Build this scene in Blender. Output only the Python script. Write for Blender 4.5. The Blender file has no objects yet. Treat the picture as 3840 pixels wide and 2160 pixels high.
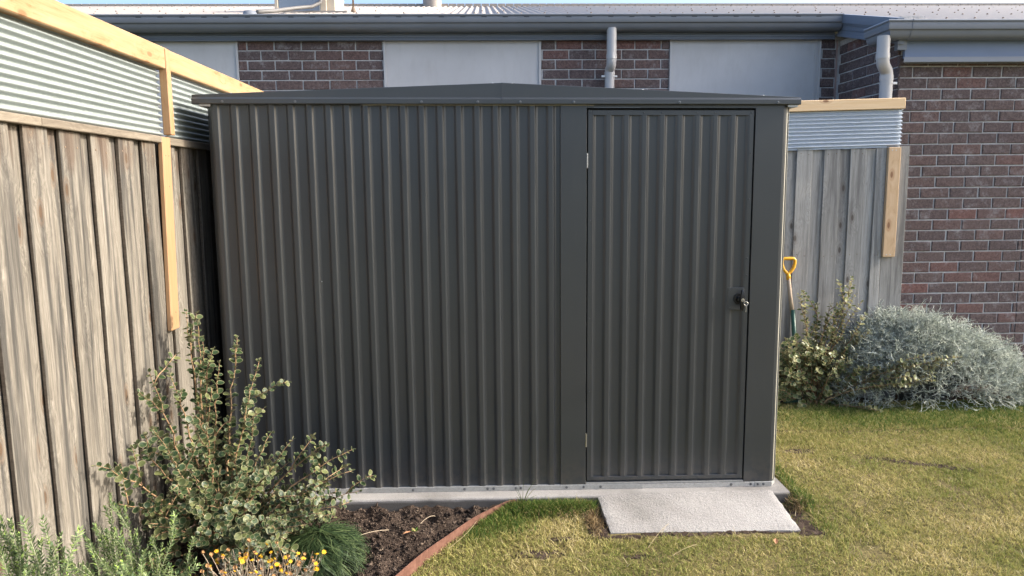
import bpy, bmesh, math, random
import numpy as np
from mathutils import Vector, Matrix, noise as mnoise

SC = bpy.context.scene
COL = SC.collection
PI = math.pi
random.seed(7)

# ------------------------------------------------------------------ camera
cam_data = bpy.data.cameras.new('camera')
cam = bpy.data.objects.new('camera', cam_data)
COL.objects.link(cam)
_r = Vector((0.99927406, -0.03689014, -0.00951139))
_u = Vector((0.01440440, 0.13473170, 0.99077741))
_f = Vector((0.03526843, 0.99019518, -0.13516528))
_m = Matrix((( _r.x, _u.x, -_f.x, 1.3639), (_r.y, _u.y, -_f.y, -3.8868), (_r.z, _u.z, -_f.z, 1.6376), (0, 0, 0, 1)))
cam.matrix_world = _m
cam_data.sensor_width = 36.0
cam_data.lens = 2781.2 / 3840 * 36.0
cam_data.clip_start = 0.05
cam_data.clip_end = 500
SC.camera = cam

# ------------------------------------------------------------------ light
SUN_DIR = Vector((1.0, -0.035, 0.60)).normalized()
SUN_EL = math.asin(SUN_DIR.z)
SUN_AZ = math.atan2(SUN_DIR.x, SUN_DIR.y)
world = bpy.data.worlds.new('World')
SC.world = world
world.use_nodes = True
wn = world.node_tree
wn.nodes.clear()
w_out = wn.nodes.new('ShaderNodeOutputWorld')
w_bg = wn.nodes.new('ShaderNodeBackground')
w_sky = wn.nodes.new('ShaderNodeTexSky')
w_sky.sky_type = 'NISHITA'
w_sky.sun_disc = False
w_sky.sun_elevation = SUN_EL
w_sky.sun_rotation = SUN_AZ
w_sky.air_density = 1.0
w_sky.dust_density = 6.0
w_sky.ozone_density = 3.5
w_bg.inputs['Strength'].default_value = 0.15
wn.links.new(w_sky.outputs[0], w_bg.inputs[0])
wn.links.new(w_bg.outputs[0], w_out.inputs[0])
sun_d = bpy.data.lights.new('sun', 'SUN')
sun_d.energy = 2.1
sun_d.angle = math.radians(0.53)
sun_d.color = (1.0, 0.92, 0.80)
sun = bpy.data.objects.new('sun', sun_d)
COL.objects.link(sun)
sun.rotation_euler = SUN_DIR.to_track_quat('Z', 'Y').to_euler()
sun.location = (20, 0, 14)

SC.view_settings.view_transform = 'Standard'
SC.view_settings.look = 'None'
SC.view_settings.exposure = 1.62
SC.view_settings.gamma = 1.0
SC.view_settings.use_curve_mapping = False

# ------------------------------------------------------------------ helpers
WM = {}


def set_parent(o, parent):
    o.parent = parent
    o.matrix_parent_inverse = WM[parent.name].inverted()


def link(name, me, parent=None, mat=None, loc=None, mw=None):
    o = bpy.data.objects.new(name, me)
    COL.objects.link(o)
    if mat is not None and not me.materials:
        me.materials.append(mat)
    if mw is not None:
        o.matrix_basis = mw
    elif loc is not None:
        o.location = loc
    WM[o.name] = o.matrix_basis.copy()
    if parent is not None:
        set_parent(o, parent)
    return o


def tag(o, label=None, cat=None, group=None, kind=None):
    if label: o['label'] = label
    if cat: o['category'] = cat
    if group: o['group'] = group
    if kind: o['kind'] = kind
    return o


def thing(name, label, cat, loc=(0, 0, 0), group=None):
    o = bpy.data.objects.new(name, None)
    COL.objects.link(o)
    o.empty_display_size = 0.1
    o.location = loc
    WM[o.name] = Matrix.Translation(loc)
    return tag(o, label, cat, group)


class MB:
    """collects shapes, then links them as ONE mesh object"""
    def __init__(s):
        s.v = []
        s.f = []

    def add(s, vs, fs):
        b = len(s.v)
        s.v.extend([tuple(v) for v in vs])
        s.f.extend([tuple(i + b for i in f) for f in fs])
        return s

    def box(s, x0, x1, y0, y1, z0, z1):
        vs = [(x, y, z) for z in (z0, z1) for y in (y0, y1) for x in (x0, x1)]
        return s.add(vs, [(0, 2, 3, 1), (4, 5, 7, 6), (0, 1, 5, 4), (2, 6, 7, 3), (0, 4, 6, 2), (1, 3, 7, 5)])

    def sweep(s, prof, frames, closed=True, caps=True):
        """prof: 2d points, frames: list of functions (a,b)->xyz"""
        n = len(prof)
        vs = []
        for fr in frames:
            vs += [fr(a, b) for a, b in prof]
        fs = []
        m = n if closed else n - 1
        for k in range(len(frames) - 1):
            for i in range(m):
                j = (i + 1) % n
                fs.append((k * n + i, k * n + j, (k + 1) * n + j, (k + 1) * n + i))
        if caps and closed:
            fs.append(tuple(range(n - 1, -1, -1)))
            fs.append(tuple((len(frames) - 1) * n + i for i in range(n)))
        return s.add(vs, fs)

    def tube(s, pts, radii, n=6, cap=True):
        pts = [Vector(p) for p in pts]
        if not hasattr(radii, '__len__'):
            radii = [radii] * len(pts)
        vs = []
        ref = None
        for i, p in enumerate(pts):
            d = (pts[min(i + 1, len(pts) - 1)] - pts[max(i - 1, 0)])
            if d.length < 1e-9:
                d = Vector((0, 0, 1))
            d.normalize()
            if ref is None:
                ref = d.orthogonal().normalized()
            a = (ref - d * ref.dot(d))
            if a.length < 1e-6:
                a = d.orthogonal()
            a.normalize()
            ref = a
            b = d.cross(a)
            for k in range(n):
                t = 2 * PI * k / n
                vs.append(p + (a * math.cos(t) + b * math.sin(t)) * radii[i])
        fs = []
        for i in range(len(pts) - 1):
            for k in range(n):
                j = (k + 1) % n
                fs.append((i * n + k, i * n + j, (i + 1) * n + j, (i + 1) * n + k))
        if cap:
            fs.append(tuple(range(n - 1, -1, -1)))
            fs.append(tuple((len(pts) - 1) * n + k for k in range(n)))
        return s.add(vs, fs)

    def dome(s, c, r, h, nrm, n=8):
        c = Vector(c); nrm = Vector(nrm).normalized()
        a = nrm.orthogonal().normalized(); b = nrm.cross(a)
        vs = []
        for (rr, hh) in ((1, 0), (0.8, 0.7)):
            for k in range(n):
                t = 2 * PI * k / n
                vs.append(c + (a * math.cos(t) + b * math.sin(t)) * r * rr + nrm * h * hh)
        vs.append(c + nrm * h)
        fs = []
        for k in range(n):
            j = (k + 1) % n
            fs.append((k, j, n + j, n + k)); fs.append((n + k, n + j, 2 * n))
        return s.add(vs, fs)

    def mesh(s, name, mat=None, smooth=False, tf=None):
        me = bpy.data.meshes.new(name)
        v = [tf(p) for p in s.v] if tf else s.v
        me.from_pydata(v, [], s.f)
        me.update()
        bm = bmesh.new(); bm.from_mesh(me)
        bmesh.ops.recalc_face_normals(bm, faces=bm.faces)
        bm.to_mesh(me); bm.free()
        if smooth:
            me.polygons.foreach_set('use_smooth', [True] * len(me.polygons))
        if mat: me.materials.append(mat)
        return me

    def build(s, name, mat, parent=None, smooth=False, bevel=0, tf=None, loc=None, seg=1, auto=None):
        me = s.mesh(name, mat, smooth, tf)
        if auto is not None:
            me.polygons.foreach_set('use_smooth', [True] * len(me.polygons))
            try:
                me.set_sharp_from_angle(angle=math.radians(auto))
            except Exception:
                pass
        o = link(name, me, parent, None, loc)
        if bevel:
            m = o.modifiers.new('bevel', 'BEVEL')
            m.width = bevel; m.segments = seg; m.limit_method = 'ANGLE'; m.angle_limit = math.radians(40)
        return o


def np_mesh(name, V, F, mat=None, uv=None, smooth=False):
    """fast mesh from arrays; F is (n,k)"""
    me = bpy.data.meshes.new(name)
    V = np.ascontiguousarray(V, dtype=np.float32); F = np.ascontiguousarray(F, dtype=np.int32)
    me.vertices.add(len(V)); me.vertices.foreach_set('co', V.ravel())
    k = F.shape[1]
    me.loops.add(F.size); me.loops.foreach_set('vertex_index', F.ravel())
    me.polygons.add(len(F)); me.polygons.foreach_set('loop_start', np.arange(0, F.size, k, dtype=np.int32))
    try:
        me.polygons.foreach_set('loop_total', np.full(len(F), k, dtype=np.int32))
    except Exception:
        pass
    if uv is not None:
        l = me.uv_layers.new(name='UVMap')
        l.data.foreach_set('uv', np.ascontiguousarray(uv[F.ravel()], dtype=np.float32).ravel())
    me.update(calc_edges=True)
    me.validate()
    if smooth:
        me.polygons.foreach_set('use_smooth', [True] * len(me.polygons))
    if mat: me.materials.append(mat)
    return me


# ------------------------------------------------------------------ materials
class NT:
    def __init__(s, name):
        s.m = bpy.data.materials.new(name); s.m.use_nodes = True
        s.t = s.m.node_tree; s.t.nodes.clear()
        s.out = s.t.nodes.new('ShaderNodeOutputMaterial')

    def n(s, typ, ins=None, **at):
        nd = s.t.nodes.new('ShaderNode' + typ)
        for k, v in at.items():
            setattr(nd, k, v)
        for k, v in (ins or {}).items():
            i = nd.inputs[k]
            if hasattr(v, 'links'):
                s.t.links.new(v, i)
            else:
                i.default_value = v
        return nd

    def ramp(s, fac, stops, interp='LINEAR'):
        nd = s.n('ValToRGB', {'Fac': fac})
        nd.color_ramp.interpolation = interp
        el = nd.color_ramp.elements
        while len(el) < len(stops): el.new(0.5)
        for e, (p, c) in zip(el, stops):
            e.position = p
            e.color = (c[0], c[1], c[2], 1) if hasattr(c, '__len__') else (c, c, c, 1)
        return nd.outputs[0]

    def mix(s, fac, a, b, bt='MIX'):
        nd = s.n('Mix', data_type='RGBA', blend_type=bt)
        for k, v in ((0, fac), (6, a), (7, b)):
            if hasattr(v, 'links'): s.t.links.new(v, nd.inputs[k])
            elif k == 0: nd.inputs[k].default_value = v
            else: nd.inputs[k].default_value = (v[0], v[1], v[2], 1)
        return nd.outputs[2]

    def math(s, op, a, b=0.0, c=0.0):
        nd = s.n('Math', operation=op)
        for k, v in enumerate((a, b, c)):
            if hasattr(v, 'links'): s.t.links.new(v, nd.inputs[k])
            else: nd.inputs[k].default_value = v
        return nd.outputs[0]

    def vmath(s, op, a, b):
        nd = s.n('VectorMath', operation=op)
        for k, v in enumerate((a, b)):
            if hasattr(v, 'links'): s.t.links.new(v, nd.inputs[k])
            else: nd.inputs[k].default_value = v
        return nd.outputs[0]

    def obj(s): return s.n('TexCoord').outputs['Object']
    def uv(s): return s.n('TexCoord').outputs['UV']
    def rnd(s): return s.n('ObjectInfo').outputs['Random']
    def isl(s): return s.n('NewGeometry').outputs['Random Per Island']
    def back(s): return s.n('NewGeometry').outputs['Backfacing']

    def noise(s, vec, scale, detail=3.0, rough=0.55, dist=0.0):
        return s.n('TexNoise', {'Vector': vec, 'Scale': scale, 'Detail': detail, 'Roughness': rough, 'Distortion': dist}).outputs[0]

    def bump(s, h, strength=0.3, dist=0.01, normal=None):
        ins = {'Height': h, 'Strength': strength, 'Distance': dist}
        if normal is not None: ins['Normal'] = normal
        return s.n('Bump', ins).outputs[0]

    def fin(s, col, rough=0.6, normal=None, metal=0.0, spec=0.5, trans=None, coat=0.0):
        b = s.n('BsdfPrincipled')
        for k, v in (('Base Color', col), ('Roughness', rough), ('Metallic', metal), ('Specular IOR Level', spec), ('Coat Weight', coat)):
            if hasattr(v, 'links'): s.t.links.new(v, b.inputs[k])
            elif k == 'Base Color': b.inputs[k].default_value = (v[0], v[1], v[2], 1)
            else: b.inputs[k].default_value = v
        if normal is not None: s.t.links.new(normal, b.inputs['Normal'])
        sh = b.outputs[0]
        if trans is not None:
            w, c = trans
            tr = s.n('BsdfTranslucent', {'Color': c if hasattr(c, 'links') else (c[0], c[1], c[2], 1)})
            mx = s.n('MixShader', {0: w, 1: sh, 2: tr.outputs[0]})
            sh = mx.outputs[0]
        s.t.links.new(sh, s.out.inputs[0])
        return s.m


def m_paint(name, col, rough=0.4, var=0.06, bump=0.02, spec=0.5, dirt=0.0):
    t = NT(name)
    o = t.obj()
    n1 = t.noise(o, 3.0, 4.0)
    a = [c * (1 - var * 2) for c in col]; b = [min(1, c * (1 + var * 2)) for c in col]
    c = t.ramp(n1, [(0.3, a), (0.7, b)])
    if dirt:
        n2 = t.noise(t.vmath('MULTIPLY', o, (1, 1, 0.25)), 14.0, 5.0, 0.7)
        c = t.mix(t.math('MULTIPLY', t.ramp(n2, [(0.5, 0.0), (0.75, 1.0)]), dirt), c, (0.2, 0.17, 0.13))
    r = t.math('ADD', t.math('MULTIPLY', t.noise(o, 60.0, 2.0), 0.12), rough - 0.06)
    return t.fin(c, r, t.bump(t.noise(o, 22.0, 2.0), bump, 0.004), spec=spec)


def m_wood(name, axis, stops, streak=None, knots=0.0, knotcol=(0.12, 0.07, 0.04), freq=70.0, rough=0.8, bump=0.35, tone=0.25, topstain=False, thin=None):
    """axis = grain direction 0/1/2 in object space"""
    t = NT(name)
    sc = [1.0, 1.0, 1.0]; sc[axis] = 0.035
    off = t.math('MULTIPLY', t.rnd(), 61.0)
    cv = t.n('CombineXYZ', {'X': off, 'Y': t.math('MULTIPLY', off, 1.7), 'Z': t.math('MULTIPLY', off, 0.6)}).outputs[0]
    base = t.vmath('ADD', t.obj(), cv)
    across = [i for i in range(3) if i != axis and i != thin][0]
    sx = t.n('SeparateXYZ', {0: base})
    kv = t.n('CombineXYZ', {'X': t.math('MULTIPLY', sx.outputs[across], 6.0), 'Y': t.math('MULTIPLY', sx.outputs[axis], 2.6)}).outputs[0]
    vo = t.n('TexVoronoi', {'Vector': kv, 'Scale': 1.0}, feature='F1', voronoi_dimensions='2D')
    d = vo.outputs['Distance']
    warp = t.ramp(d, [(0.0, 1.0), (0.16, 0.45), (0.42, 0.0)])
    warp = t.math('MULTIPLY', warp, 0.09 if knots else 0.0)
    wob = t.math('MULTIPLY', t.noise(t.vmath('MULTIPLY', base, tuple([2.2 if i == axis else 5.0 for i in range(3)])), 1.0, 2.0), 0.022)
    wv = t.math('ADD', warp, wob)
    shift = t.n('CombineXYZ', {'X': wv, 'Y': wv, 'Z': wv}).outputs[0]
    gv = t.vmath('MULTIPLY', t.vmath('ADD', base, shift), tuple(sc))
    g = t.noise(gv, freq, 6.0, 0.62)
    fine = t.noise(t.vmath('MULTIPLY', base, tuple([0.06 if i == axis else 1.0 for i in range(3)])), freq * 4, 4.0, 0.7)
    gg = t.math('ADD', t.math('MULTIPLY', g, 0.60), t.math('MULTIPLY', fine, 0.40))
    c = t.ramp(gg, stops)
    if streak is not None:
        sn = t.noise(t.vmath('MULTIPLY', base, tuple([0.45 if i == axis else 9.0 for i in range(3)])), 2.4, 4.0, 0.65)
        sf = t.ramp(sn, [(0.47, 0.0), (0.63, 1.0)])
        c = t.mix(t.math('MULTIPLY', sf, streak[1]), c, streak[0])
    if knots:
        kc = t.n('SeparateColor', {0: vo.outputs['Color']}).outputs[0]
        kf = t.math('MULTIPLY', t.ramp(d, [(0.045, 1.0), (0.085, 0.0)]), t.math('LESS_THAN', kc, knots))
        c = t.mix(t.math('MULTIPLY', kf, 0.85), c, knotcol)
        kr = t.math('MULTIPLY', t.ramp(d, [(0.075, 0.0), (0.10, 1.0), (0.15, 0.0)]), t.math('LESS_THAN', kc, knots))
        c = t.mix(t.math('MULTIPLY', kr, 0.35), c, [k * 1.8 for k in knotcol])
    if topstain:
        z = t.n('SeparateXYZ', {0: t.obj()}).outputs[2]
        tn = t.noise(t.vmath('MULTIPLY', base, (14.0, 14.0, 2.0)), 1.0, 3.0)
        tf = t.math('MULTIPLY', t.ramp(t.math('ADD', z, t.math('MULTIPLY', tn, 0.22)), [(0.93, 0.0), (1.06, 1.0)]), t.ramp(tn, [(0.42, 0.0), (0.62, 1.0)]))
        c = t.mix(t.math('MULTIPLY', tf, 0.6), c, (0.075, 0.045, 0.028))
    tone_n = t.math('ADD', t.math('MULTIPLY', t.rnd(), tone), 1.0 - tone * 0.5)
    hs = t.n('HueSaturation', {'Color': c, 'Value': tone_n, 'Saturation': 1.0})
    return t.fin(hs.outputs[0], rough, t.bump(gg, bump, 0.006), spec=0.25)


M = {}
def m_shed():
    t = NT('shed_steel'); o = t.obj()
    c = t.ramp(t.noise(o, 2.3, 4.0), [(0.3, (0.037, 0.0405, 0.0435)), (0.7, (0.041, 0.045, 0.048))])
    z = t.n('SeparateXYZ', {0: o}).outputs[2]
    sp = t.noise(o, 24.0, 6.0, 0.72)
    low = t.ramp(t.math('ADD', z, t.math('MULTIPLY', sp, 0.35)), [(0.20, 1.0), (0.42, 0.0)])
    c = t.mix(t.math('MULTIPLY', t.math('MULTIPLY', low, t.ramp(sp, [(0.42, 0.0), (0.62, 1.0)])), 0.35), c, (0.13, 0.105, 0.08))
    du = t.noise(t.vmath('MULTIPLY', o, (5.0, 5.0, 0.8)), 3.0, 5.0, 0.7)
    c = t.mix(t.math('MULTIPLY', t.ramp(du, [(0.55, 0.0), (0.8, 1.0)]), 0.04), c, (0.20, 0.18, 0.15))
    r = t.math('ADD', t.math('MULTIPLY', t.noise(o, 1.3, 2.0), 0.08), 0.26)
    return t.fin(c, r, t.bump(t.noise(o, 3.0, 1.0), 0.05, 0.02), spec=0.65)


M['shed'] = m_shed()
M['shed_dark'] = m_paint('shed_steel_inner', (0.02, 0.022, 0.024), 0.5)
M['zinc'] = None


def m_zinc(name, col=(0.62, 0.64, 0.62), rough=0.42, spangle=0.08, stain=0.0, metal=0.55, bump=0.03):
    t = NT(name); o = t.obj()
    v = t.n('TexVoronoi', {'Vector': o, 'Scale': 120.0}).outputs['Color']
    vv = t.n('SeparateColor', {0: v}).outputs[0]
    n = t.noise(o, 7.0, 4.0)
    f = t.math('ADD', t.math('MULTIPLY', vv, 0.4), t.math('MULTIPLY', n, 0.6))
    c = t.ramp(f, [(0.25, [k * (1 - spangle * 2) for k in col]), (0.75, [min(1, k * (1 + spangle)) for k in col])])
    if stain:
        s2 = t.noise(o, 55.0, 4.0, 0.7)
        c = t.mix(t.math('MULTIPLY', t.ramp(s2, [(0.58, 0.0), (0.66, 1.0)]), stain), c, (0.23, 0.19, 0.15))
    return t.fin(c, rough, t.bump(n, bump, 0.004), metal=metal)


M['zinc'] = m_zinc('zincalume', (0.255, 0.285, 0.278), 0.5, 0.03, metal=0.15, bump=0.0)
M['zinc_new'] = m_zinc('zincalume_bright', (0.52, 0.57, 0.63), 0.40, 0.02, metal=0.45, bump=0.0)
M['rail'] = m_zinc('galvanised_rail', (0.40, 0.40, 0.385), 0.42, 0.08, stain=0.25, metal=0.4)
M['rail_spot'] = m_zinc('galvanised_rail_spotted', (0.46, 0.45, 0.425), 0.5, 0.08, stain=0.8, metal=0.3)
M['screw'] = m_zinc('screw_metal', (0.5, 0.5, 0.5), 0.28, 0.02, metal=0.9)
M['screw_dull'] = m_zinc('dull_screw_metal', (0.16, 0.165, 0.17), 0.35, 0.02, metal=0.8)
M['chrome'] = m_zinc('key_metal', (0.50, 0.47, 0.41), 0.35, 0.02, metal=0.9)
M['cream'] = m_paint('cream_channel_glare', (0.30, 0.285, 0.235), 0.5)  # head channel cream, also the painted sun glare on the corner flashing
M['blackplastic'] = m_paint('black_plastic', (0.012, 0.012, 0.013), 0.3)
M['yellow'] = m_paint('yellow_plastic', (0.80, 0.40, 0.02), 0.38, 0.03)
M['greenpaint'] = m_paint('green_painted_steel', (0.012, 0.075, 0.045), 0.4, 0.1, dirt=0.2)

M['paling'] = m_wood('weathered_paling', 2, [(0.28, (0.052, 0.046, 0.038)), (0.42, (0.122, 0.108, 0.087)), (0.55, (0.185, 0.166, 0.137)), (0.72, (0.30, 0.273, 0.23))], ((0.040, 0.038, 0.035), 0.85), 0.62, (0.085, 0.052, 0.030), 95.0, 0.85, 0.7, 0.35, True, 0)
M['paling_grey'] = m_wood('silvered_paling', 2, [(0.28, (0.19, 0.18, 0.165)), (0.45, (0.31, 0.30, 0.28)), (0.72, (0.44, 0.43, 0.405))], ((0.11, 0.105, 0.10), 0.6), 0.42, (0.10, 0.08, 0.065), 80.0, 0.85, 0.4, 0.45, False, 1)
M['sawn_edge_shade'] = m_wood('rough_sawn_edge_shade', 0, [(0.3, (0.06, 0.049, 0.038)), (0.7, (0.15, 0.122, 0.095))], None, 0, freq=60.0, rough=0.95, bump=0.8)  # saw-cut brown, with the shade on the paling edges darkened into it
M['rail_old'] = m_wood('weathered_rail', 1, [(0.3, (0.10, 0.08, 0.06)), (0.5, (0.19, 0.16, 0.12)), (0.75, (0.29, 0.25, 0.195))], ((0.1, 0.08, 0.06), 0.4), 0.2, (0.1, 0.06, 0.04), 80.0, 0.85, 0.4)
PINE = [(0.34, (0.215, 0.115, 0.046)), (0.43, (0.31, 0.195, 0.095)), (0.60, (0.365, 0.25, 0.14))]
M['pine_y'] = m_wood('new_pine_along', 1, PINE, None, 0.45, (0.20, 0.095, 0.04), 26.0, 0.6, 0.08, 0.1, False, 0)
M['pine_x'] = m_wood('new_pine_across', 0, [(0.30, (0.58, 0.37, 0.18)), (0.42, (0.68, 0.47, 0.26)), (0.62, (0.74, 0.54, 0.33))], None, 0.45, (0.20, 0.09, 0.045), 30.0, 0.6, 0.08, 0.1, False, 1)
M['pine_z'] = m_wood('new_pine_upright', 2, [(0.30, (0.29, 0.155, 0.075)), (0.45, (0.35, 0.205, 0.105)), (0.65, (0.39, 0.24, 0.13))], None, 0.3, (0.30, 0.12, 0.05), 30.0, 0.6, 0.08, 0.1)
M['pine_pale'] = m_wood('pale_pine_upright', 2, [(0.30, (0.40, 0.245, 0.13)), (0.45, (0.53, 0.36, 0.21)), (0.65, (0.60, 0.43, 0.27))], None, 0.4, (0.20, 0.09, 0.045), 30.0, 0.6, 0.08, 0.1, False, 1)
M['ash'] = m_wood('spade_shaft_wood', 2, [(0.3, (0.30, 0.22, 0.15)), (0.6, (0.46, 0.37, 0.27))], None, 0, freq=160.0, bump=0.1)

# house colours
M['fascia'] = m_paint('blue_grey_steel', (0.165, 0.19, 0.235), 0.38, 0.03)
M['fascia_blue'] = m_paint('blue_steel', (0.15, 0.20, 0.30), 0.4, 0.02)
M['gutter'] = m_paint('slate_gutter_steel', (0.175, 0.19, 0.215), 0.36, 0.03)
M['panel'] = m_paint('pale_grey_sheet', (0.50, 0.492, 0.49), 0.55, 0.03, dirt=0.12)
M['pipe'] = m_paint('pale_grey_pipe', (0.47, 0.46, 0.455), 0.42, 0.03)
M['roof'] = m_zinc('pale_roof_steel', (0.31, 0.275, 0.24), 0.6, 0.05, metal=0.0)
M['duct'] = m_paint('blue_grey_duct', (0.23, 0.28, 0.34), 0.45)
M['dustcream'] = m_paint('sun_aged_cream', (0.55, 0.47, 0.36), 0.6, 0.1)
M['conduit'] = m_paint('grey_conduit', (0.13, 0.125, 0.12), 0.6)
M['brownmetal'] = m_paint('brown_metal', (0.16, 0.11, 0.07), 0.6)
M['white'] = m_paint('white_plastic', (0.75, 0.75, 0.74), 0.4)
M['sealant'] = m_paint('pink_sealant', (0.36, 0.26, 0.24), 0.7)


def m_brick():
    t = NT('dark_brick')
    off = t.math('MULTIPLY', t.rnd(), 40.0)
    p = t.vmath('ADD', t.obj(), t.n('CombineXYZ', {'X': off, 'Y': off, 'Z': off}).outputs[0])
    n1 = t.noise(p, 55.0, 5.0, 0.7)
    c = t.ramp(n1, [(0.30, (0.068, 0.048, 0.047)), (0.5, (0.125, 0.090, 0.084)), (0.72, (0.19, 0.142, 0.130))])
    redd = t.ramp(t.rnd(), [(0.0, (0.85, 0.88, 0.92)), (0.55, (1.0, 1.0, 1.0)), (0.9, (1.1, 0.98, 0.95)), (1.0, (1.4, 1.0, 0.93))])
    c = t.mix(1.0, c, redd, 'MULTIPLY')
    sp = t.noise(p, 230.0, 2.0, 0.6)
    c = t.mix(t.ramp(sp, [(0.66, 0.0), (0.70, 0.75)]), c, (0.30, 0.26, 0.24))
    pit = t.noise(p, 120.0, 3.0, 0.6)
    c = t.mix(t.ramp(pit, [(0.30, 0.8), (0.40, 0.0)]), c, (0.018, 0.011, 0.011))
    eff = t.noise(p, 11.0, 7.0, 0.8)
    c = t.mix(t.ramp(eff, [(0.54, 0.0), (0.72, 0.75)]), c, (0.34, 0.32, 0.32))
    return t.fin(c, 0.85, t.bump(t.math('ADD', n1, pit), 0.6, 0.004), spec=0.25)


def m_mortar():
    t = NT('pale_mortar'); p = t.obj()
    n = t.noise(p, 40.0, 5.0, 0.7)
    c = t.ramp(n, [(0.3, (0.36, 0.355, 0.35)), (0.7, (0.58, 0.57, 0.56))])
    return t.fin(c, 0.95, t.bump(t.noise(p, 90.0, 4.0), 0.6, 0.005), spec=0.2)


M['brick'] = m_brick(); M['mortar'] = m_mortar()


def m_concrete(name, coarse):
    t = NT(name); p = t.obj()
    big = t.noise(p, 2.2, 5.0, 0.6)
    fine = t.noise(p, 210.0 if not coarse else 150.0, 3.0, 0.7)
    c = t.ramp(big, [(0.32, (0.225, 0.214, 0.198)), (0.5, (0.315, 0.30, 0.282)), (0.68, (0.37, 0.354, 0.333))])
    c = t.mix(1.0, c, t.ramp(fine, [(0.30, 0.70), (0.55, 1.0), (0.8, 1.10)]), 'MULTIPLY')
    st = t.noise(p, 26.0, 5.0, 0.75)
    c = t.mix(t.math('MULTIPLY', t.ramp(st, [(0.62, 0.0), (0.75, 1.0)]), 0.35), c, (0.20, 0.165, 0.13))
    # damp, soil-stained foot of the slab edge, its shade painted dark as well
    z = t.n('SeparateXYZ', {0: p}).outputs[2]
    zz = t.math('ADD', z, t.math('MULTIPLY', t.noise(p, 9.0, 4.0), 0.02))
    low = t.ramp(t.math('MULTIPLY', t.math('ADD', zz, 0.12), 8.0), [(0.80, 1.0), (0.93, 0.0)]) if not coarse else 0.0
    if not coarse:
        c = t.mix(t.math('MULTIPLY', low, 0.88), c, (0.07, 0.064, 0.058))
    bw = t.math('ADD', t.math('MULTIPLY', fine, 1.0), t.math('MULTIPLY', t.noise(p, 60.0, 3.0), 0.8))
    return t.fin(c, 0.92, t.bump(bw, 0.9 if coarse else 0.45, 0.006), spec=0.2)


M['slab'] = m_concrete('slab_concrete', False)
M['ramp'] = m_concrete('broomed_concrete', True)


def m_soil():
    t = NT('garden_soil'); p = t.obj()
    n = t.noise(p, 30.0, 6.0, 0.75)
    c = t.ramp(n, [(0.3, (0.018, 0.012, 0.009)), (0.5, (0.062, 0.043, 0.032)), (0.72, (0.125, 0.092, 0.07))])
    c = t.mix(t.ramp(t.noise(p, 4.5, 3.0), [(0.55, 0.0), (0.72, 0.7)]), c, (0.115, 0.085, 0.065))
    return t.fin(c, 0.95, t.bump(t.noise(p, 70.0, 6.0, 0.75), 1.0, 0.02), spec=0.15)


def m_island(name, stops, rough=0.85, trans=None, posn=None, spec=0.25):
    t = NT(name)
    f = t.isl()
    if posn:
        pn = t.noise(t.obj(), posn[0], 3.0, 0.6)
        f = t.math('ADD', t.math('MULTIPLY', f, 1 - posn[1]), t.math('MULTIPLY', t.ramp(pn, [(0.32, 0.0), (0.68, 1.0)]), posn[1]))
    c = t.ramp(f, stops)
    return t.fin(c, rough, spec=spec, trans=(trans, c) if trans else None)


M['soil'] = m_soil()
M['mulch'] = m_island('mulch_bits', [(0.0, (0.018, 0.012, 0.009)), (0.5, (0.066, 0.046, 0.034)), (0.90, (0.13, 0.095, 0.07)), (0.99, (0.17, 0.125, 0.09)), (1.0, (0.34, 0.28, 0.20))], 0.9)


def m_lawn():
    t = NT('lawn_thatch'); p = t.obj()
    n = t.noise(p, 3.0, 5.0, 0.6); f = t.noise(p, 85.0, 5.0, 0.75)
    c = t.ramp(n, [(0.3, (0.16, 0.13, 0.055)), (0.5, (0.21, 0.17, 0.075)), (0.7, (0.16, 0.15, 0.05))])
    c = t.mix(t.ramp(f, [(0.36, 0.9), (0.55, 0.0)]), c, (0.035, 0.028, 0.016))
    return t.fin(c, 0.95, t.bump(f, 0.8, 0.02), spec=0.15)


M['lawn'] = m_lawn()
M['grass'] = m_island('grass_blades', [(0.0, (0.10, 0.14, 0.028)), (0.30, (0.21, 0.235, 0.058)), (0.54, (0.345, 0.32, 0.105)), (0.78, (0.50, 0.42, 0.185)), (1.0, (0.70, 0.59, 0.34))], 0.75, 0.35, (1.6, 0.5))
M['grass_green'] = m_island('green_grass_blades', [(0.0, (0.035, 0.085, 0.014)), (0.45, (0.085, 0.155, 0.025)), (0.8, (0.17, 0.20, 0.04)), (1.0, (0.40, 0.33, 0.14))], 0.7, 0.3)
M['straw'] = m_island('dry_straw', [(0.0, (0.30, 0.24, 0.13)), (1.0, (0.46, 0.38, 0.23))], 0.8, 0.2)
M['deadgrass'] = m_island('dead_grass', [(0.0, (0.10, 0.065, 0.03)), (0.6, (0.24, 0.165, 0.08)), (1.0, (0.40, 0.30, 0.16))], 0.85, 0.2)
M['ground'] = m_paint('far_ground', (0.10, 0.10, 0.045), 0.95, 0.2)


def m_corten():
    t = NT('rusted_steel'); p = t.obj()
    n = t.noise(p, 18.0, 6.0, 0.75); v = t.noise(t.vmath('MULTIPLY', p, (1, 1, 0.25)), 60.0, 4.0, 0.7)
    c = t.ramp(t.math('ADD', t.math('MULTIPLY', n, 0.6), t.math('MULTIPLY', v, 0.4)), [(0.3, (0.075, 0.034, 0.023)), (0.5, (0.135, 0.064, 0.044)), (0.7, (0.20, 0.105, 0.075))])
    return t.fin(c, 0.85, t.bump(v, 0.3, 0.004), spec=0.25)


M['corten'] = m_corten()


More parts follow.
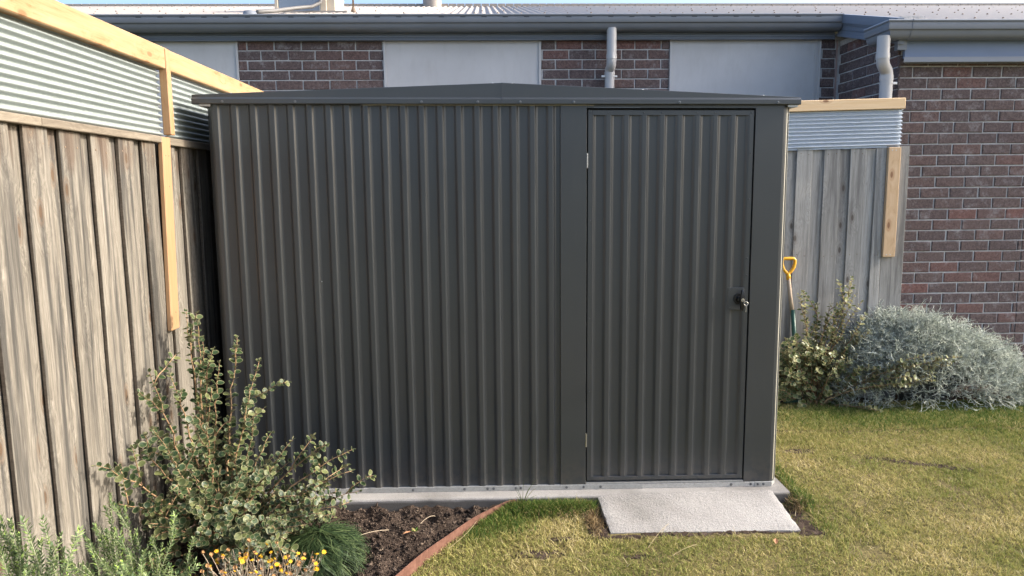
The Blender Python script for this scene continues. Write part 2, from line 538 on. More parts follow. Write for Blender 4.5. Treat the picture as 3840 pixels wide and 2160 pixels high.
def m_leaf(name, green, rim, under, gloss=0.42, trans=0.18):
    t = NT(name)
    r = t.n('SeparateXYZ', {0: t.uv()}).outputs[0]
    ang = t.n('SeparateXYZ', {0: t.uv()}).outputs[1]
    rv = t.math('FRACT', t.math('ADD', t.math('MULTIPLY', t.isl(), 7.3), t.math('MULTIPLY', t.rnd(), 3.1)))
    g = t.ramp(rv, [(0.0, green[0]), (0.6, green[1]), (0.85, green[2]), (1.0, green[2])])
    c = t.mix(t.ramp(r, [(0.78, 0.0), (0.97, 0.8)]), g, rim)
    vein = t.ramp(ang, [(0.0, 0.35), (0.06, 0.0), (0.94, 0.0), (1.0, 0.35)])
    c = t.mix(vein, c, rim)
    c = t.mix(t.back(), c, under)
    return t.fin(c, gloss, spec=0.32, trans=(trans, c))


M['correa'] = m_leaf('round_leaf', ((0.022, 0.044, 0.017), (0.042, 0.070, 0.027), (0.13, 0.145, 0.055)), (0.28, 0.27, 0.145), (0.20, 0.20, 0.115), 0.45, 0.12)
M['correa_r'] = m_leaf('round_leaf_pale', ((0.060, 0.090, 0.030), (0.13, 0.16, 0.058), (0.30, 0.29, 0.13)), (0.46, 0.43, 0.25), (0.42, 0.39, 0.23))
M['twig'] = m_island('woody_twig', [(0.0, (0.16, 0.10, 0.06)), (0.6, (0.32, 0.20, 0.11)), (1.0, (0.42, 0.28, 0.16))], 0.8)
M['deadwood'] = m_island('dead_twig', [(0.0, (0.22, 0.17, 0.12)), (1.0, (0.5, 0.4, 0.28))], 0.85)
M['silver'] = m_island('silver_twigs', [(0.0, (0.16, 0.185, 0.155)), (0.4, (0.40, 0.44, 0.37)), (0.75, (0.63, 0.66, 0.57)), (1.0, (0.80, 0.81, 0.71))], 0.75, 0.1)
M['silver_in'] = m_paint('grey_stem_wood', (0.10, 0.10, 0.085), 0.9)  # dark grey wood of the inner stems
M['rosemary'] = m_island('needle_leaves', [(0.0, (0.07, 0.12, 0.05)), (0.5, (0.18, 0.245, 0.105)), (0.85, (0.30, 0.36, 0.165)), (1.0, (0.30, 0.45, 0.08))], 0.55, 0.2)
M['rosestem'] = m_island('pale_green_stem', [(0.0, (0.26, 0.27, 0.17)), (1.0, (0.40, 0.40, 0.27))], 0.8)
M['mound'] = m_island('dark_green_strands', [(0.0, (0.010, 0.022, 0.008)), (0.5, (0.032, 0.058, 0.020)), (0.85, (0.066, 0.102, 0.036)), (1.0, (0.12, 0.155, 0.062))], 0.6, 0.15)
M['petal'] = m_island('yellow_flower', [(0.0, (0.62, 0.30, 0.02)), (0.6, (0.78, 0.48, 0.03)), (1.0, (0.8, 0.58, 0.08))], 0.7, 0.2)
M['brownflower'] = m_island('spent_flower', [(0.0, (0.30, 0.15, 0.06)), (1.0, (0.52, 0.31, 0.14))], 0.85, 0.15)
M['daisyleaf'] = m_island('grey_leaf', [(0.0, (0.26, 0.27, 0.20)), (1.0, (0.52, 0.50, 0.41))], 0.8, 0.2)
M['deadleaf'] = m_island('fallen_leaf', [(0.0, (0.30, 0.14, 0.07)), (1.0, (0.45, 0.24, 0.13))], 0.8, 0.15)
M['stone'] = m_paint('small_stone', (0.38, 0.36, 0.33), 0.9, 0.12, 0.3)

# ------------------------------------------------------------------ ground, lawn, bed, slab
EDGE = [(0.40, -2.35), (0.62, -1.70), (0.80, -1.20), (0.948, -0.869), (1.073, -0.638), (1.189, -0.456), (1.317, -0.27), (1.43, -0.147), (1.505, -0.106)]


def edge_x(y):
    if y <= EDGE[0][1]: return EDGE[0][0]
    for (xa, ya), (xb, yb) in zip(EDGE, EDGE[1:]):
        if y <= yb:
            return xa + (xb - xa) * (y - ya) / (yb - ya)
    return EDGE[-1][0]


def nz(x, y, s, k=0.0):
    return mnoise.noise(Vector((x * s, y * s, k)))


def lawn_z(x, y):
    z = -0.075 + 0.008 * nz(x, y, 1.6, 3.1) + 0.006 * nz(x, y, 6.0, 8.0)
    if x > 3.0 and y > 0.9:
        z += 0.012
    if 1.4 < x < 1.93 and y > -0.26: z += 0.022 * min(1.0, (y + 0.26) / 0.10)
    if x > 2.96 and y > -0.34: z += 0.036 * min(1.0, (y + 0.34) / 0.16) * min(1.0, (x - 2.96) / 0.06)
    return z


g = MB(); g.add([(-70, -70, -0.16), (70, -70, -0.16), (70, 70, -0.16), (-70, 70, -0.16)], [(0, 1, 2, 3)])
tag(g.build('ground', M['ground']), kind='structure')


def grid_mesh(name, x0, x1, y0, y1, step, zf, keep, mat):
    nx = int((x1 - x0) / step) + 1; ny = int((y1 - y0) / step) + 1
    vs = []; idx = {}; fs = []
    for j in range(ny):
        for i in range(nx):
            x = x0 + i * step; y = y0 + j * step
            idx[(i, j)] = len(vs); vs.append((x, y, zf(x, y)))
    for j in range(ny - 1):
        for i in range(nx - 1):
            if keep(x0 + (i + .5) * step, y0 + (j + .5) * step):
                fs.append((idx[(i, j)], idx[(i + 1, j)], idx[(i + 1, j + 1)], idx[(i, j + 1)]))
    me = np_mesh(name, np.array(vs), np.array(fs), mat, smooth=True)
    return link(name, me)


tag(grid_mesh('lawn', 0.2, 8.2, -6.0, 1.56, 0.04, lawn_z, lambda x, y: x > edge_x(y) + 0.01 and not (-0.06 < y and x < 2.98), M['lawn']), kind='structure')


def soil_z(x, y):
    z = -0.072 + 0.028 * nz(x, y, 3.0, 1.0) + 0.032 * nz(x, y, 10.0, 2.0) + 0.018 * nz(x, y, 26.0, 5.0) + 0.008 * nz(x, y, 62.0, 7.0)
    if y > -0.20: z += 0.022 * min(1.0, (y + 0.20) / 0.08)
    d = edge_x(y) - x
    if d < 0.12: z -= 0.030 * (1 - max(d, 0) / 0.12)
    return z


tag(grid_mesh('garden_bed', -0.60, 1.56, -2.6, -0.06, 0.013, soil_z, lambda x, y: x < edge_x(y) + 0.012, M['soil']), kind='structure')
tag(grid_mesh('shrub_bed', 3.03, 8.2, 1.44, 2.05, 0.03, lambda x, y: -0.062 + 0.02 * nz(x, y, 7.0, 4.0) + 0.01 * nz(x, y, 25.0, 4.0), lambda x, y: True, M['soil']), kind='structure')
tag(grid_mesh('side_strip', -0.60, 0.0, -0.08, 3.1, 0.05, lambda x, y: -0.075 + 0.01 * nz(x, y, 7.0, 4.0), lambda x, y: True, M['soil']), kind='structure')

def bare(x, y):
    w = 0.022 * nz(x, y, 22.0, 3.0) + 0.012 * nz(x, y, 60.0, 1.0)
    left = abs(x - 1.915) < 0.05 + w and -0.47 < y < -0.15
    front = abs(y + 0.446 - 0.02 * (x - 2.4)) < 0.018 + w and 1.90 < x < 3.02
    v = min(1.0, max(0.0, (-y - 0.12) / 0.36))
    right = 2.90 < x < 2.955 + 0.075 * v + w and -0.49 < y < -0.13
    scuff = abs(y - 0.30 + 0.5 * (x - 3.95)) < 0.03 + 1.6 * w and abs(x - 3.95) < 0.26
    scuff2 = ((x - 3.33) / 0.11) ** 2 + ((y - 0.55) / 0.045) ** 2 < 1 + 12 * w
    scuff3 = ((x - 1.6) / 0.15) ** 2 + ((y + 0.62) / 0.05) ** 2 < 0.6 + 22 * w or ((x - 1.72) / 0.10) ** 2 + ((y + 0.47) / 0.03) ** 2 < 0.5 + 22 * w or ((x - 2.05) / 0.12) ** 2 + ((y + 0.66) / 0.035) ** 2 < 0.3 + 20 * w
    return left or front or right or scuff or scuff2 or scuff3


tag(grid_mesh('bare_soil', 1.40, 4.30, -0.80, 0.65, 0.011, lambda x, y: lawn_z(x, y) + 0.003 + 0.006 * nz(x, y, 40.0, 6.0), bare, M['soil']), kind='structure')

TILT = 0.0067
tilt = lambda p: (p[0], p[1] + 0.0 * p[0], p[2] - TILT * p[0])

# concrete slab with a worn arris
mb = MB()
prof = [(-0.106, -0.125), (-0.104, -0.010), (-0.100, -0.003), (-0.093, 0.0), (1.65, 0.0), (1.65, -0.125)]
frames = []
xs = [-0.10 + i * 0.05 for i in range(63)]
for x in xs:
    j = 0.004 * nz(x, 0, 6.0, 9.0) + 0.0025 * nz(x, 0, 25.0, 2.0)
    end = 0.012 * max(0, (x - 2.96) / 0.04)
    frames.append(lambda a, b, x=x, j=j: (min(x, 3.012), a + (j if a < 0 else 0), b + (0.3 * j if (-0.05 < b < 0) else 0)))
mb.sweep(prof, frames)
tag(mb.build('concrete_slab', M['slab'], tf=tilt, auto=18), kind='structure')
# sloping concrete ramp at the door, top laid just above the slab edge where they join
mb = MB()
nx, ny = 48, 12
top = {}
for j in range(ny):
    for i in range(nx):
        u = i / (nx - 1); v = j / (ny - 1)
        xl = 1.950 + 0.017 * v + 0.006 * nz(v, 1, 9.0); xr = 2.908 + 0.006 * v + 0.008 * nz(v, 4, 9.0)
        x = xl + (xr - xl) * u
        y = -0.085 - 0.335 * v + (0.010 * nz(u, 2, 11.0) + 0.005 * nz(u, 2, 31.0) - 0.022 * u) * (v if v > 0.9 else v * 0.9)
        z = -0.016 - 0.050 * v + (0.004 if v < 0.08 else 0) - (0.005 if i in (0, nx - 1) or j == ny - 1 else 0)
        top[(i, j)] = len(mb.v); mb.v.append((x, y, z))
for j in range(ny - 1):
    for i in range(nx - 1):
        mb.f.append((top[(i, j)], top[(i + 1, j)], top[(i + 1, j + 1)], top[(i, j + 1)]))
rim = [top[(i, 0)] for i in range(nx)] + [top[(nx - 1, j)] for j in range(1, ny)] + [top[(i, ny - 1)] for i in range(nx - 2, -1, -1)] + [top[(0, j)] for j in range(ny - 2, 0, -1)]
b0 = len(mb.v)
for k in rim:
    x, y, z = mb.v[k]; mb.v.append((x, y, -0.16))
for k in range(len(rim)):
    q = (k + 1) % len(rim)
    mb.f.append((rim[k], rim[q], b0 + q, b0 + k))
tag(mb.build('concrete_ramp', M['ramp'], auto=40), kind='structure')

# ------------------------------------------------------------------ house
house = thing('brick_house', 'dark brick house with blue-grey gutters and pale metal roof behind the shed', 'house', (2.0, 3.1, 0))
YH = 3.02; YW = 2.006; XR = 4.63
mb = MB()
mb.box(-6, XR + 0.15, YH + 0.006, YH + 0.2, -0.1, 3.0)
mb.box(XR + 0.006, XR + 0.2, YW + 0.02, YH + 0.1, -0.1, 2.93)
mb.box(XR + 0.02, 12, YW + 0.006, YW + 0.2, -0.1, 2.70)
mb.build('wall', M['mortar'], house)

_bc = {}


def brick_mesh(L, key):
    k = (round(L, 3), key)
    if k not in _bc:
        rg = random.Random(hash(k) & 0xffff)
        h, d, c = 0.076, 0.06, 0.005
        vs = []
        for (fx, y) in ((1, 0.0), (0, c), (0, d)):
            for (sx, sz) in ((-1, -1), (1, -1), (1, 1), (-1, 1)):
                ins = c if fx else 0
                vs.append((sx * (L / 2 - ins) + rg.uniform(-.0026, .0022), y + rg.uniform(-.0015, .0015), sz * (h / 2 - ins) + rg.uniform(-.0024, .0018)))
        fs = [(0, 1, 2, 3)]
        for r in (0, 4):
            for i in range(4):
                j = (i + 1) % 4
                fs.append((r + i, r + 4 + i, r + 4 + j, r + j))
        mb = MB(); mb.add(vs, fs)
        _bc[k] = mb.mesh('brick', M['brick'])
    return _bc[k]


rb = random.Random(3)
far_bricks = MB()
n_br = [0]


def lay(a0, a1, z_lo, z_hi, joint, zline, plane, single_lo):
    """running bond between a0..a1; joint = a joint position in the course just below zline; plane(a, z) -> matrix"""
    k0 = int(math.floor((zline - z_hi) / 0.086)) - 1
    k1 = int((zline - z_lo) / 0.086) + 1
    for k in range(k0, k1):
        zt = zline - 0.086 * k; zc = zt - 0.043
        t1 = min(zc + 0.038, z_hi); t0 = zc - 0.038
        if zc + 0.01 > z_hi or t0 < z_lo - 0.03: continue
        off = joint + (0.12 if k % 2 else 0.0)
        m0 = math.floor((a0 - off) / 0.24)
        a = off + 0.24 * m0
        while a < a1:
            l0 = max(a + 0.005, a0); l1 = min(a + 0.235, a1)
            L = round((l1 - l0) / 0.01) * 0.01
            if L > 0.025:
                me = brick_mesh(L, rb.randrange(5))
                mw = plane((l0 + l1) / 2, zc) @ Matrix.Translation((0, rb.uniform(-.0022, .0015), 0)) @ Matrix.Rotation(rb.uniform(-.006, .006), 4, 'Y')
                if zc > single_lo and n_br[0] < 290:
                    link('brick', me, house, None, None, mw); n_br[0] += 1
                else:
                    vs = [mw @ v.co for v in me.vertices]
                    far_bricks.add(vs, [tuple(p.vertices) for p in me.polygons])
            a += 0.24


PH = lambda a, z: Matrix.Translation((a, YH - 0.001, z))
PW = lambda a, z: Matrix.Translation((a, YW - 0.001, z))
PR = lambda a, z: Matrix.Translation((XR - 0.001, a, z)) @ Matrix.Rotation(-PI / 2, 4, 'Z')
lay(-0.809, 0.473, 2.35, 2.955, -0.610, 2.86, PH, 2.60)
lay(1.895, 3.061, 2.35, 2.955, 2.385, 2.86, PH, 2.55)
lay(4.464, 4.600, 2.35, 2.955, 4.475, 2.86, PH, 2.3)
lay(YW + 0.012, YH - 0.01, 1.0, 2.86, 2.03, 2.803, PR, 2.18)
lay(XR + 0.004, 5.74, -0.16, 2.60, 4.987 + 0.12, 2.287, PW, 0.08)
lay(5.745, 9.0, -0.16, 2.60, 5.83, 2.287, PW, 9.0)
o = far_bricks.build('brick_courses', M['brick'], house); o['kind'] = 'stuff'
MB().box(4.600, 4.613, YH - 0.006, YH + 0.01, 1.0, 2.935).build('sealant_joint', M['sealant'], house)

# pale infill panels with their frame strips
for (x0, x1) in ((-2.6, -0.815), (0.485, 1.885), (3.071, 4.450)):
    p = MB().box(x0, x1, YH + 0.000, YH + 0.02, 1.2, 2.95).build('infill_panel', M['panel'], house, bevel=0.002)
    f = MB(); f.box(x0 - 0.006, x0 + 0.012, YH - 0.012, YH - 0.002, 1.2, 2.946); f.box(x1 - 0.012, x1 + 0.006, YH - 0.012, YH - 0.002, 1.2, 2.946)
    if x1 > 4: f.box(x1 - 0.05, x1 - 0.036, YH - 0.009, YH - 0.002, 1.2, 2.946)
    f.build('panel_frame', M['panel'], p)

# fascia with pressed ribs
fp = [(2.985, 3.12), (2.968, 3.12), (2.968, 3.00), (2.976, 2.998), (2.976, 2.993), (2.968, 2.991), (2.968, 2.984), (2.976, 2.982), (2.976, 2.977), (2.967, 2.975), (2.967, 2.963), (2.976, 2.961), (2.976, 2.957), (2.966, 2.955), (2.966, 2.950), (2.974, 2.948), (2.974, 2.945), (2.965, 2.943), (2.965, 2.938), (3.02, 2.936), (3.02, 2.944), (2.985, 2.946)]
mb = MB(); mb.sweep(fp, [lambda a, b, x=x: (x, a, b) for x in (-6.0, 4.56)])
mb.build('fascia', M['fascia'], house)
# eaves gutter
gp = [(2.962, 2.998), (2.905, 2.998), (2.878, 3.003), (2.860, 3.016), (2.850, 3.036), (2.846, 3.056), (2.832, 3.060), (2.829, 3.066), (2.829, 3.098), (2.832, 3.101), (2.832, 3.114), (2.824, 3.117), (2.822, 3.126), (2.828, 3.132), (2.838, 3.130), (2.838, 3.120), (2.850, 3.060), (2.868, 3.020), (2.905, 3.006), (2.962, 3.006)]
mb = MB(); mb.sweep(gp, [lambda a, b, x=x: (x, a, b) for x in (-6.0, 4.565)])
# end stop
mb.add([(4.566, y, z) for y, z in gp[:15]] + [(4.566, 2.962, 3.12)], [tuple(range(16))])
gut = mb.build('gutter', M['gutter'], house, auto=35)
ro = bpy.data.objects
for k in range(34):   # overflow slots along the gutter
    x = -1.6 + k * 0.185
    if x > 4.5: break
    MB().box(x, x + 0.045, 2.8308, 2.8325, 3.1035, 3.1095).build('overflow_slot', M['shed_dark'], gut)

# corrugated roof: one plane that runs further down over the wing
ZR = lambda y: 3.128 + 0.25 * (y - 2.93)
RY = 7.6


def roof_sheet(x0, x1, y0, y1, slope_fn):
    mb = MB(); per = 0.076; seg = 8
    n = int((x1 - x0) / per * seg)
    rows = [y0, y1]
    for r in rows:
        for i in range(n + 1):
            x = x0 + i * per / seg
            mb.v.append((x, r, slope_fn(r) + 0.011 * math.cos(2 * PI * (x / per))))
    for i in range(n):
        mb.f.append((i, i + 1, n + 1 + i + 1, n + 1 + i))
    return mb


mb = roof_sheet(-7.0, 4.60, 2.87, RY, ZR)
m2 = roof_sheet(4.60, 13.0, 1.86, RY, ZR)
b = len(mb.v); mb.v += m2.v; mb.f += [tuple(i + b for i in f) for f in m2.f]
mb.add([(-7, RY, ZR(RY)), (13, RY, ZR(RY)), (13, 12, ZR(RY) - 1.2), (-7, 12, ZR(RY) - 1.2)], [(0, 1, 2, 3)])
roof = mb.build('roof', M['roof'], house, smooth=True)
mb = MB()
for r, yy in enumerate([3.05, 3.65, 4.45, 5.3, 6.2, 7.1, 7.5]):
    x = -4.0 + (0.076 * (r % 3))
    while x < 10.5:
        c = round(x / 0.076) * 0.076
        mb.dome((c, yy + rb.uniform(-.02, .02), ZR(yy) + 0.008), 0.009, 0.011, (0, 0, 1), 6)
        x += 0.228 if r < 3 else 0.304
x = 4.8
while x < 9:
    c = round(x / 0.076) * 0.076
    mb.dome((c, 2.05, ZR(2.05) + 0.008), 0.010, 0.012, (0, 0, 1), 6)
    x += 0.228
o = mb.build('roof_screws', M['brownmetal'], roof); o['kind'] = 'stuff'
mb = MB()
for i in range(130):
    x = -5 + i * 0.12
    mb.box(x, x + 0.112, RY - 0.12, RY + 0.10, ZR(RY) - 0.06, ZR(RY) + 0.014)
mb.build('ridge_cap', M['roof'], roof)

# barge boards on the return between the two eaves
mb = MB()
for (dx, t0, t1) in ((0.0, 0.02, -0.055), (0.012, -0.055, -0.072), (0.020, -0.072, -0.115), (0.026, -0.115, -0.122), (0.018, -0.122, -0.155), (0.010, -0.155, -0.175)):
    xa = 4.555 + dx
    vs = []
    for y in (2.955, 1.92):
        z = ZR(y)
        vs += [(xa, y, z + t0), (xa, y, z + t1), (xa + 0.05, y, z + t1), (xa + 0.05, y, z + t0)]
    mb.add(vs, [(0, 1, 5, 4), (1, 2, 6, 5), (2, 3, 7, 6), (3, 0, 4, 7), (0, 3, 2, 1), (4, 5, 6, 7)])
mb.build('barge_board', M['fascia'], house)

# wing gutter, turned round the corner
wz = -0.268
wp = [(a - 1.006, b + wz) for a, b in gp]
mb = MB()
mb.sweep(wp, [lambda a, b, x=x: (x + (a - 1.95) * (1.0 if x < 5 else 0), a, b) for x in (4.565, 12.0)])
mb.sweep(wp, [lambda a, b, y=y: (4.565 + (a - 1.95), y + (a - 1.95) * (0 if y > 2 else 1.0), b) for y in (2.20, 1.95)])
mb.build('gutter', M['gutter'], house, auto=35)
# joint sleeves of that gutter
mb = MB()
for x in (4.62,):
    mb.sweep([(a - 0.003 if a < 1.9 else a, b - (0.002 if b < 2.77 else -0.002)) for a, b in wp[:15]] + [(1.94, 2.86)], [lambda a, b, q=q: (q, a, b) for q in (x, x + 0.004)])
mb.build('gutter_joint', M['gutter'], house)
fas = MB().box(4.650, 12, 1.962, 1.99, 2.600, 2.80).build('fascia_panel', M['fascia_blue'], house)
mb = MB()
mb.sweep([(1.962, 2.606), (1.918, 2.604), (1.914, 2.566), (1.918, 2.562), (1.99, 2.562), (1.99, 2.606)], [lambda a, b, x=x: (x - (1.962 - a) * (0.8 if x < 5 else 0) , a, b) for x in (4.655, 12)])
mb.build('flashing', M['gutter'], fas)
MB().box(4.575, 4.648, 1.935, 1.985, 2.66, 2.80).build('eave_box', M['gutter'], house)


def downpipe(pts, r, collars, brackets):
    mb = MB(); mb.tube(pts, r, 14)
    p = mb.build('downpipe', M['pipe'], house, auto=45)
    for (c0, c1) in collars:
        MB().tube([c0, c1], r + 0.0035, 14).build('collar', M['pipe'], p, auto=45)
    for (c, tabs) in brackets:
        MB().tube([(c[0], c[1], c[2] - 0.008), (c[0], c[1], c[2] + 0.008)], r + 0.003, 14).build('strap', M['pipe'], p, auto=45)
        for dx in tabs:
            mb = MB(); mb.box(c[0] + dx - 0.016, c[0] + dx + 0.016, c[1] - 0.012, c[1] - 0.006, c[2] - 0.009, c[2] + 0.009)
            mb.dome((c[0] + dx * 1.06, c[1] - 0.012, c[2]), 0.004, 0.002, (0, -1, 0), 6)
            mb.build('strap_tab', M['white'], p, bevel=0.002)
    return p


def arc(p0, p1, p2, n=6):
    p0, p1, p2 = Vector(p0), Vector(p1), Vector(p2)
    return [tuple((1 - t) ** 2 * p0 + 2 * t * (1 - t) * p1 + t * t * p2) for t in [i / n for i in range(n + 1)]]


x = 2.510
downpipe([(x, 2.885, 3.02)] + arc((x, 2.885, 2.76), (x, 2.885, 2.715), (x - 0.001, 2.915, 2.695)) + arc((x - 0.002, 2.935, 2.685), (x - 0.004, 2.958, 2.67), (x - 0.004, 2.958, 2.62)) + [(x - 0.006, 2.958, 0.0)], 0.0435,
         [((x, 2.885, 2.80), (x, 2.885, 2.755)), ((x - 0.004, 2.958, 2.655), (x - 0.004, 2.958, 2.625))], [((x - 0.004, 2.958, 2.615), (-0.058, 0.052))])
x = 4.440
downpipe([(x, 1.895, 2.755)] + arc((x, 1.895, 2.60), (x, 1.895, 2.55), (4.468, 1.92, 2.53)) + arc((4.482, 1.93, 2.518), (4.508, 1.95, 2.50), (4.508, 1.95, 2.45)) + [(4.508, 1.95, 0.0)], 0.047,
         [((x, 1.895, 2.625), (x, 1.895, 2.585)), ((4.508, 1.95, 2.47), (4.508, 1.95, 2.43))], [((4.508, 1.95, 2.41), (0.066,))])

# plant on the roof
cooler = thing('roof_cooler', 'blue-grey box with cream corners standing on the pale roof', 'roof unit', (-0.5, 4.25, 3.45))
MB().box(-0.735, -0.31, 4.18, 4.75, 3.40, 3.95).build('casing', M['duct'], cooler, bevel=0.006)
MB().box(-0.772, -0.737, 4.17, 4.76, 3.42, 3.93).build('corner_post', M['dustcream'], cooler, bevel=0.004)
MB().box(-0.302, -0.24, 4.165, 4.18, 3.43, 3.95).build('corner_post', M['dustcream'], cooler, bevel=0.004)
MB().box(-0.308, -0.155, 4.19, 4.70, 3.43, 3.95).build('side_duct', M['dustcream'], cooler, bevel=0.004)
MB().box(-0.86, -0.02, 4.10, 4.85, 3.425, 3.447).build('tray', M['roof'], cooler)
MB().tube([(-0.27, 4.12, 3.9), (-0.275, 4.12, 3.60), (-0.29, 4.11, 3.53), (-0.36, 4.05, 3.475), (-0.50, 3.9, 3.425), (-0.62, 3.55, 3.32), (-0.70, 3.3, 3.255)], 0.019, 8).build('conduit', M['conduit'], cooler, smooth=True)
mb = MB(); mb.dome((-0.74, 3.2, 3.20), 0.07, 0.05, (0, 0, 1), 8); mb.build('conduit_boot', M['gutter'], cooler, smooth=True)
pole = thing('roof_pole', 'thin brown pole with a cone base on the pale roof', 'pole', (0.013, 4.3, 3.47))
MB().tube([(0.013, 4.3, 3.47), (0.013, 4.3, 4.0)], 0.010, 8).build('shaft', M['brownmetal'], pole, smooth=True)
MB().tube([(0.013, 4.3, 3.465), (0.013, 4.3, 3.49), (0.013, 4.3, 3.53)], [0.036, 0.026, 0.012], 8).build('base_cone', M['brownmetal'], pole, smooth=True)
vent = thing('roof_vent', 'pale round vent cylinder at the roof ridge', 'vent', (0.64, 7.45, 4.25))
MB().tube([(0.64, 7.45, 4.2), (0.64, 7.45, 4.75)], 0.135, 18).build('vent_pipe', M['roof'], vent, auto=40)
MB().tube([(0.64, 7.45, 4.75), (0.64, 7.45, 4.83)], [0.19, 0.15], 18).build('vent_cap', M['roof'], vent, auto=40)

# ------------------------------------------------------------------ left fence
XF = -0.165
lf = thing('paling_fence', 'long sunlit weathered paling fence left of the shed topped with corrugated steel and new pine', 'fence', (XF, 0, -0.08))
rf_rng = random.Random(11)


def board(parent, name, mat, x0, x1, y0, y1, z0, z1, bevel=0.0025, warp=0.0, edge=None):
    c = ((x0 + x1) / 2, (y0 + y1) / 2, (z0 + z1) / 2)
    mb = MB()
    dx, dy, dz = (x1 - x0) / 2, (y1 - y0) / 2, (z1 - z0) / 2
    n = 6
    for i in range(n + 1):
        z = -dz + 2 * dz * i / n
        wv = warp * rf_rng.uniform(-1, 1); wu = warp * rf_rng.uniform(-1, 1)
        for (a, b) in ((-1, -1), (1, -1), (1, 1), (-1, 1)):
            mb.v.append((a * dx + (wv if dx < dy else wu), b * dy + (wu if dx < dy else wv), z))
    for i in range(n):
        for k in range(4):
            j = (k + 1) % 4
            mb.f.append((i * 4 + k, i * 4 + j, i * 4 + 4 + j, i * 4 + 4 + k))
    mb.f.append((3, 2, 1, 0)); mb.f.append(tuple(n * 4 + k for k in range(4)))
    o = mb.build(name, mat, parent, bevel=bevel, loc=c)
    if edge is not None:
        o.data.materials.append(edge)
        ax = 1 if dx < dy else 0
        for p in o.data.polygons:
            if abs(p.normal[ax]) > 0.9: p.material_index = 1
    return o


P = 0.2165
ys = [-1.319 + P * k for k in range(-6, 11)]
for i, y in enumerate(ys):
    zt = 1.862 + rf_rng.uniform(-0.003, 0.003)
    w = 0.136 + rf_rng.uniform(-0.006, 0.006)
    if -0.28 < y < -0.18: w -= 0.0
    b1 = board(lf, 'paling', M['paling'], XF - rf_rng.uniform(0.013, 0.017), XF + rf_rng.uniform(-0.002, 0.001), y, y + w, -0.09, zt, 0.002, 0.0012, M['sawn_edge_shade'])
    b2 = board(lf, 'paling', M['paling'], XF - 0.036, XF - 0.0195, y + 0.085, y + P + 0.05, -0.09, zt + 0.002, 0.002, 0.001)
    # nail heads with dark weeps
    if -1.6 < y < 0.3:
        for dy in (0.03, w - 0.03):
            MB().dome((XF - 0.0005, y + dy, 1.795 + rf_rng.uniform(-.01, .01)), 0.0045, 0.0015, (1, 0, 0), 6).build('nail', M['brownmetal'], b1)
for (y0, y1) in ((-3.0, -1.24), (-1.238, -0.287)):
    MB().box(XF - 0.05, XF + 0.020, y0, y1, 1.858, 1.889).build('capping_rail', M['rail_old'], lf, bevel=0.003)
MB().box(XF - 0.05, XF + 0.018, -0.200, 3.0, 1.852, 1.888).build('capping_rail', M['rail_old'], lf, bevel=0.003)
MB().box(XF - 0.075, XF - 0.030, -3.0, 3.0, 0.25, 0.34).build('back_rail', M['rail_old'], lf)


def corr_left(y0, y1, z0, z1):
    mb = MB(); per = 0.0284; seg = 8
    n = int((z1 - z0) / per * seg)
    for y in (y0, y1):
        for i in range(n + 1):
            z = z0 + i * per / seg
            mb.v.append((XF - 0.012 + 0.0090 * math.cos(2 * PI * z / per), y, z))
    for i in range(n):
        mb.f.append((i, i + 1, n + 2 + i, n + 1 + i))
    return mb


for (y0, y1) in ((-3.0, -0.210), (-0.165, 3.0)):
    sh = corr_left(y0, y1, 1.889, 2.235).build('corrugated_sheet', M['zinc'], lf, smooth=True)
    if y0 < -1:
        for z in (1.918, 2.03, 2.115):
            MB().dome((XF - 0.004, y1 - 0.028, z), 0.006, 0.004, (1, 0, 0), 8).build('screw', M['screw'], sh)
board_y = MB().box(XF - 0.035, XF + 0.026, -3.0, -0.1655, 2.207, 2.307).build('top_beam', M['pine_y'], lf, bevel=0.004)
MB().box(XF - 0.035, XF + 0.020, -0.138, 3.0, 2.207, 2.306).build('top_beam', M['pine_y'], lf, bevel=0.004)
MB().box(XF - 0.006, XF + 0.032, -0.204, -0.158, 1.900, 2.302).build('post', M['pine_z'], lf, bevel=0.003)
pp = MB().box(XF + 0.0015, XF + 0.023, -0.336, -0.243, 0.968, 1.887)
pl = pp.build('post', M['pine_z'], lf, bevel=0.003, tf=lambda p: (p[0], p[1] + 0.05 * (p[2] - 0.968), p[2]))
for (yy, zz) in ((-0.262, 1.80), (-0.228, 1.80), (-0.245, 1.655), (-0.275, 1.05)):
    MB().dome((XF + 0.023, yy, zz), 0.004, 0.001, (1, 0, 0), 6).build('screw', M['brownmetal'], pl)

# ------------------------------------------------------------------ right fence
YF = 1.75
rfn = thing('paling_fence', 'silver-grey paling fence in shade right of the shed, meeting the brick wall', 'fence', (3.7, YF, -0.08))
slope = 0.0225
pw = [(3.045, 3.165), (3.25, 3.37), (3.45, 3.57), (3.655, 3.745), (3.742, 3.862), (3.954, 4.078), (4.158, 4.277), (4.357, 4.436)]
for i, (x0, x1) in enumerate(pw):
    if i == 3: continue
    t = 1.906 + slope * (x0 - 4.54) * 0.4
    b1 = board(rfn, 'paling', M['paling_grey'], x0, x1, YF, YF + 0.013, -0.09, t, 0.002, 0.0012)
    nx = pw[i + 1][0] if i + 1 < len(pw) else 4.45
    if i == 2: nx = 3.742
    board(rfn, 'paling', M['paling_grey'], x1 - 0.035, nx + 0.035, YF + 0.0145, YF + 0.027, -0.09, t - 0.004, 0.002, 0.001)
    if x0 > 3.6:
        for z in (1.86, 1.09):
            for dx in (0.03, x1 - x0 - 0.03):
                MB().dome((x0 + dx, YF + 0.0005, z + rf_rng.uniform(-.01, .01)), 0.0045, 0.0015, (0, -1, 0), 6).build('nail', M['brownmetal'], b1)
board(rfn, 'paling', M['paling_grey'], 4.438, 4.616, YF + 0.002, YF + 0.016, -0.09, 1.916, 0.002, 0.001)
skew = lambda p: (p[0], p[1], p[2] + slope * (p[0] - 4.54))
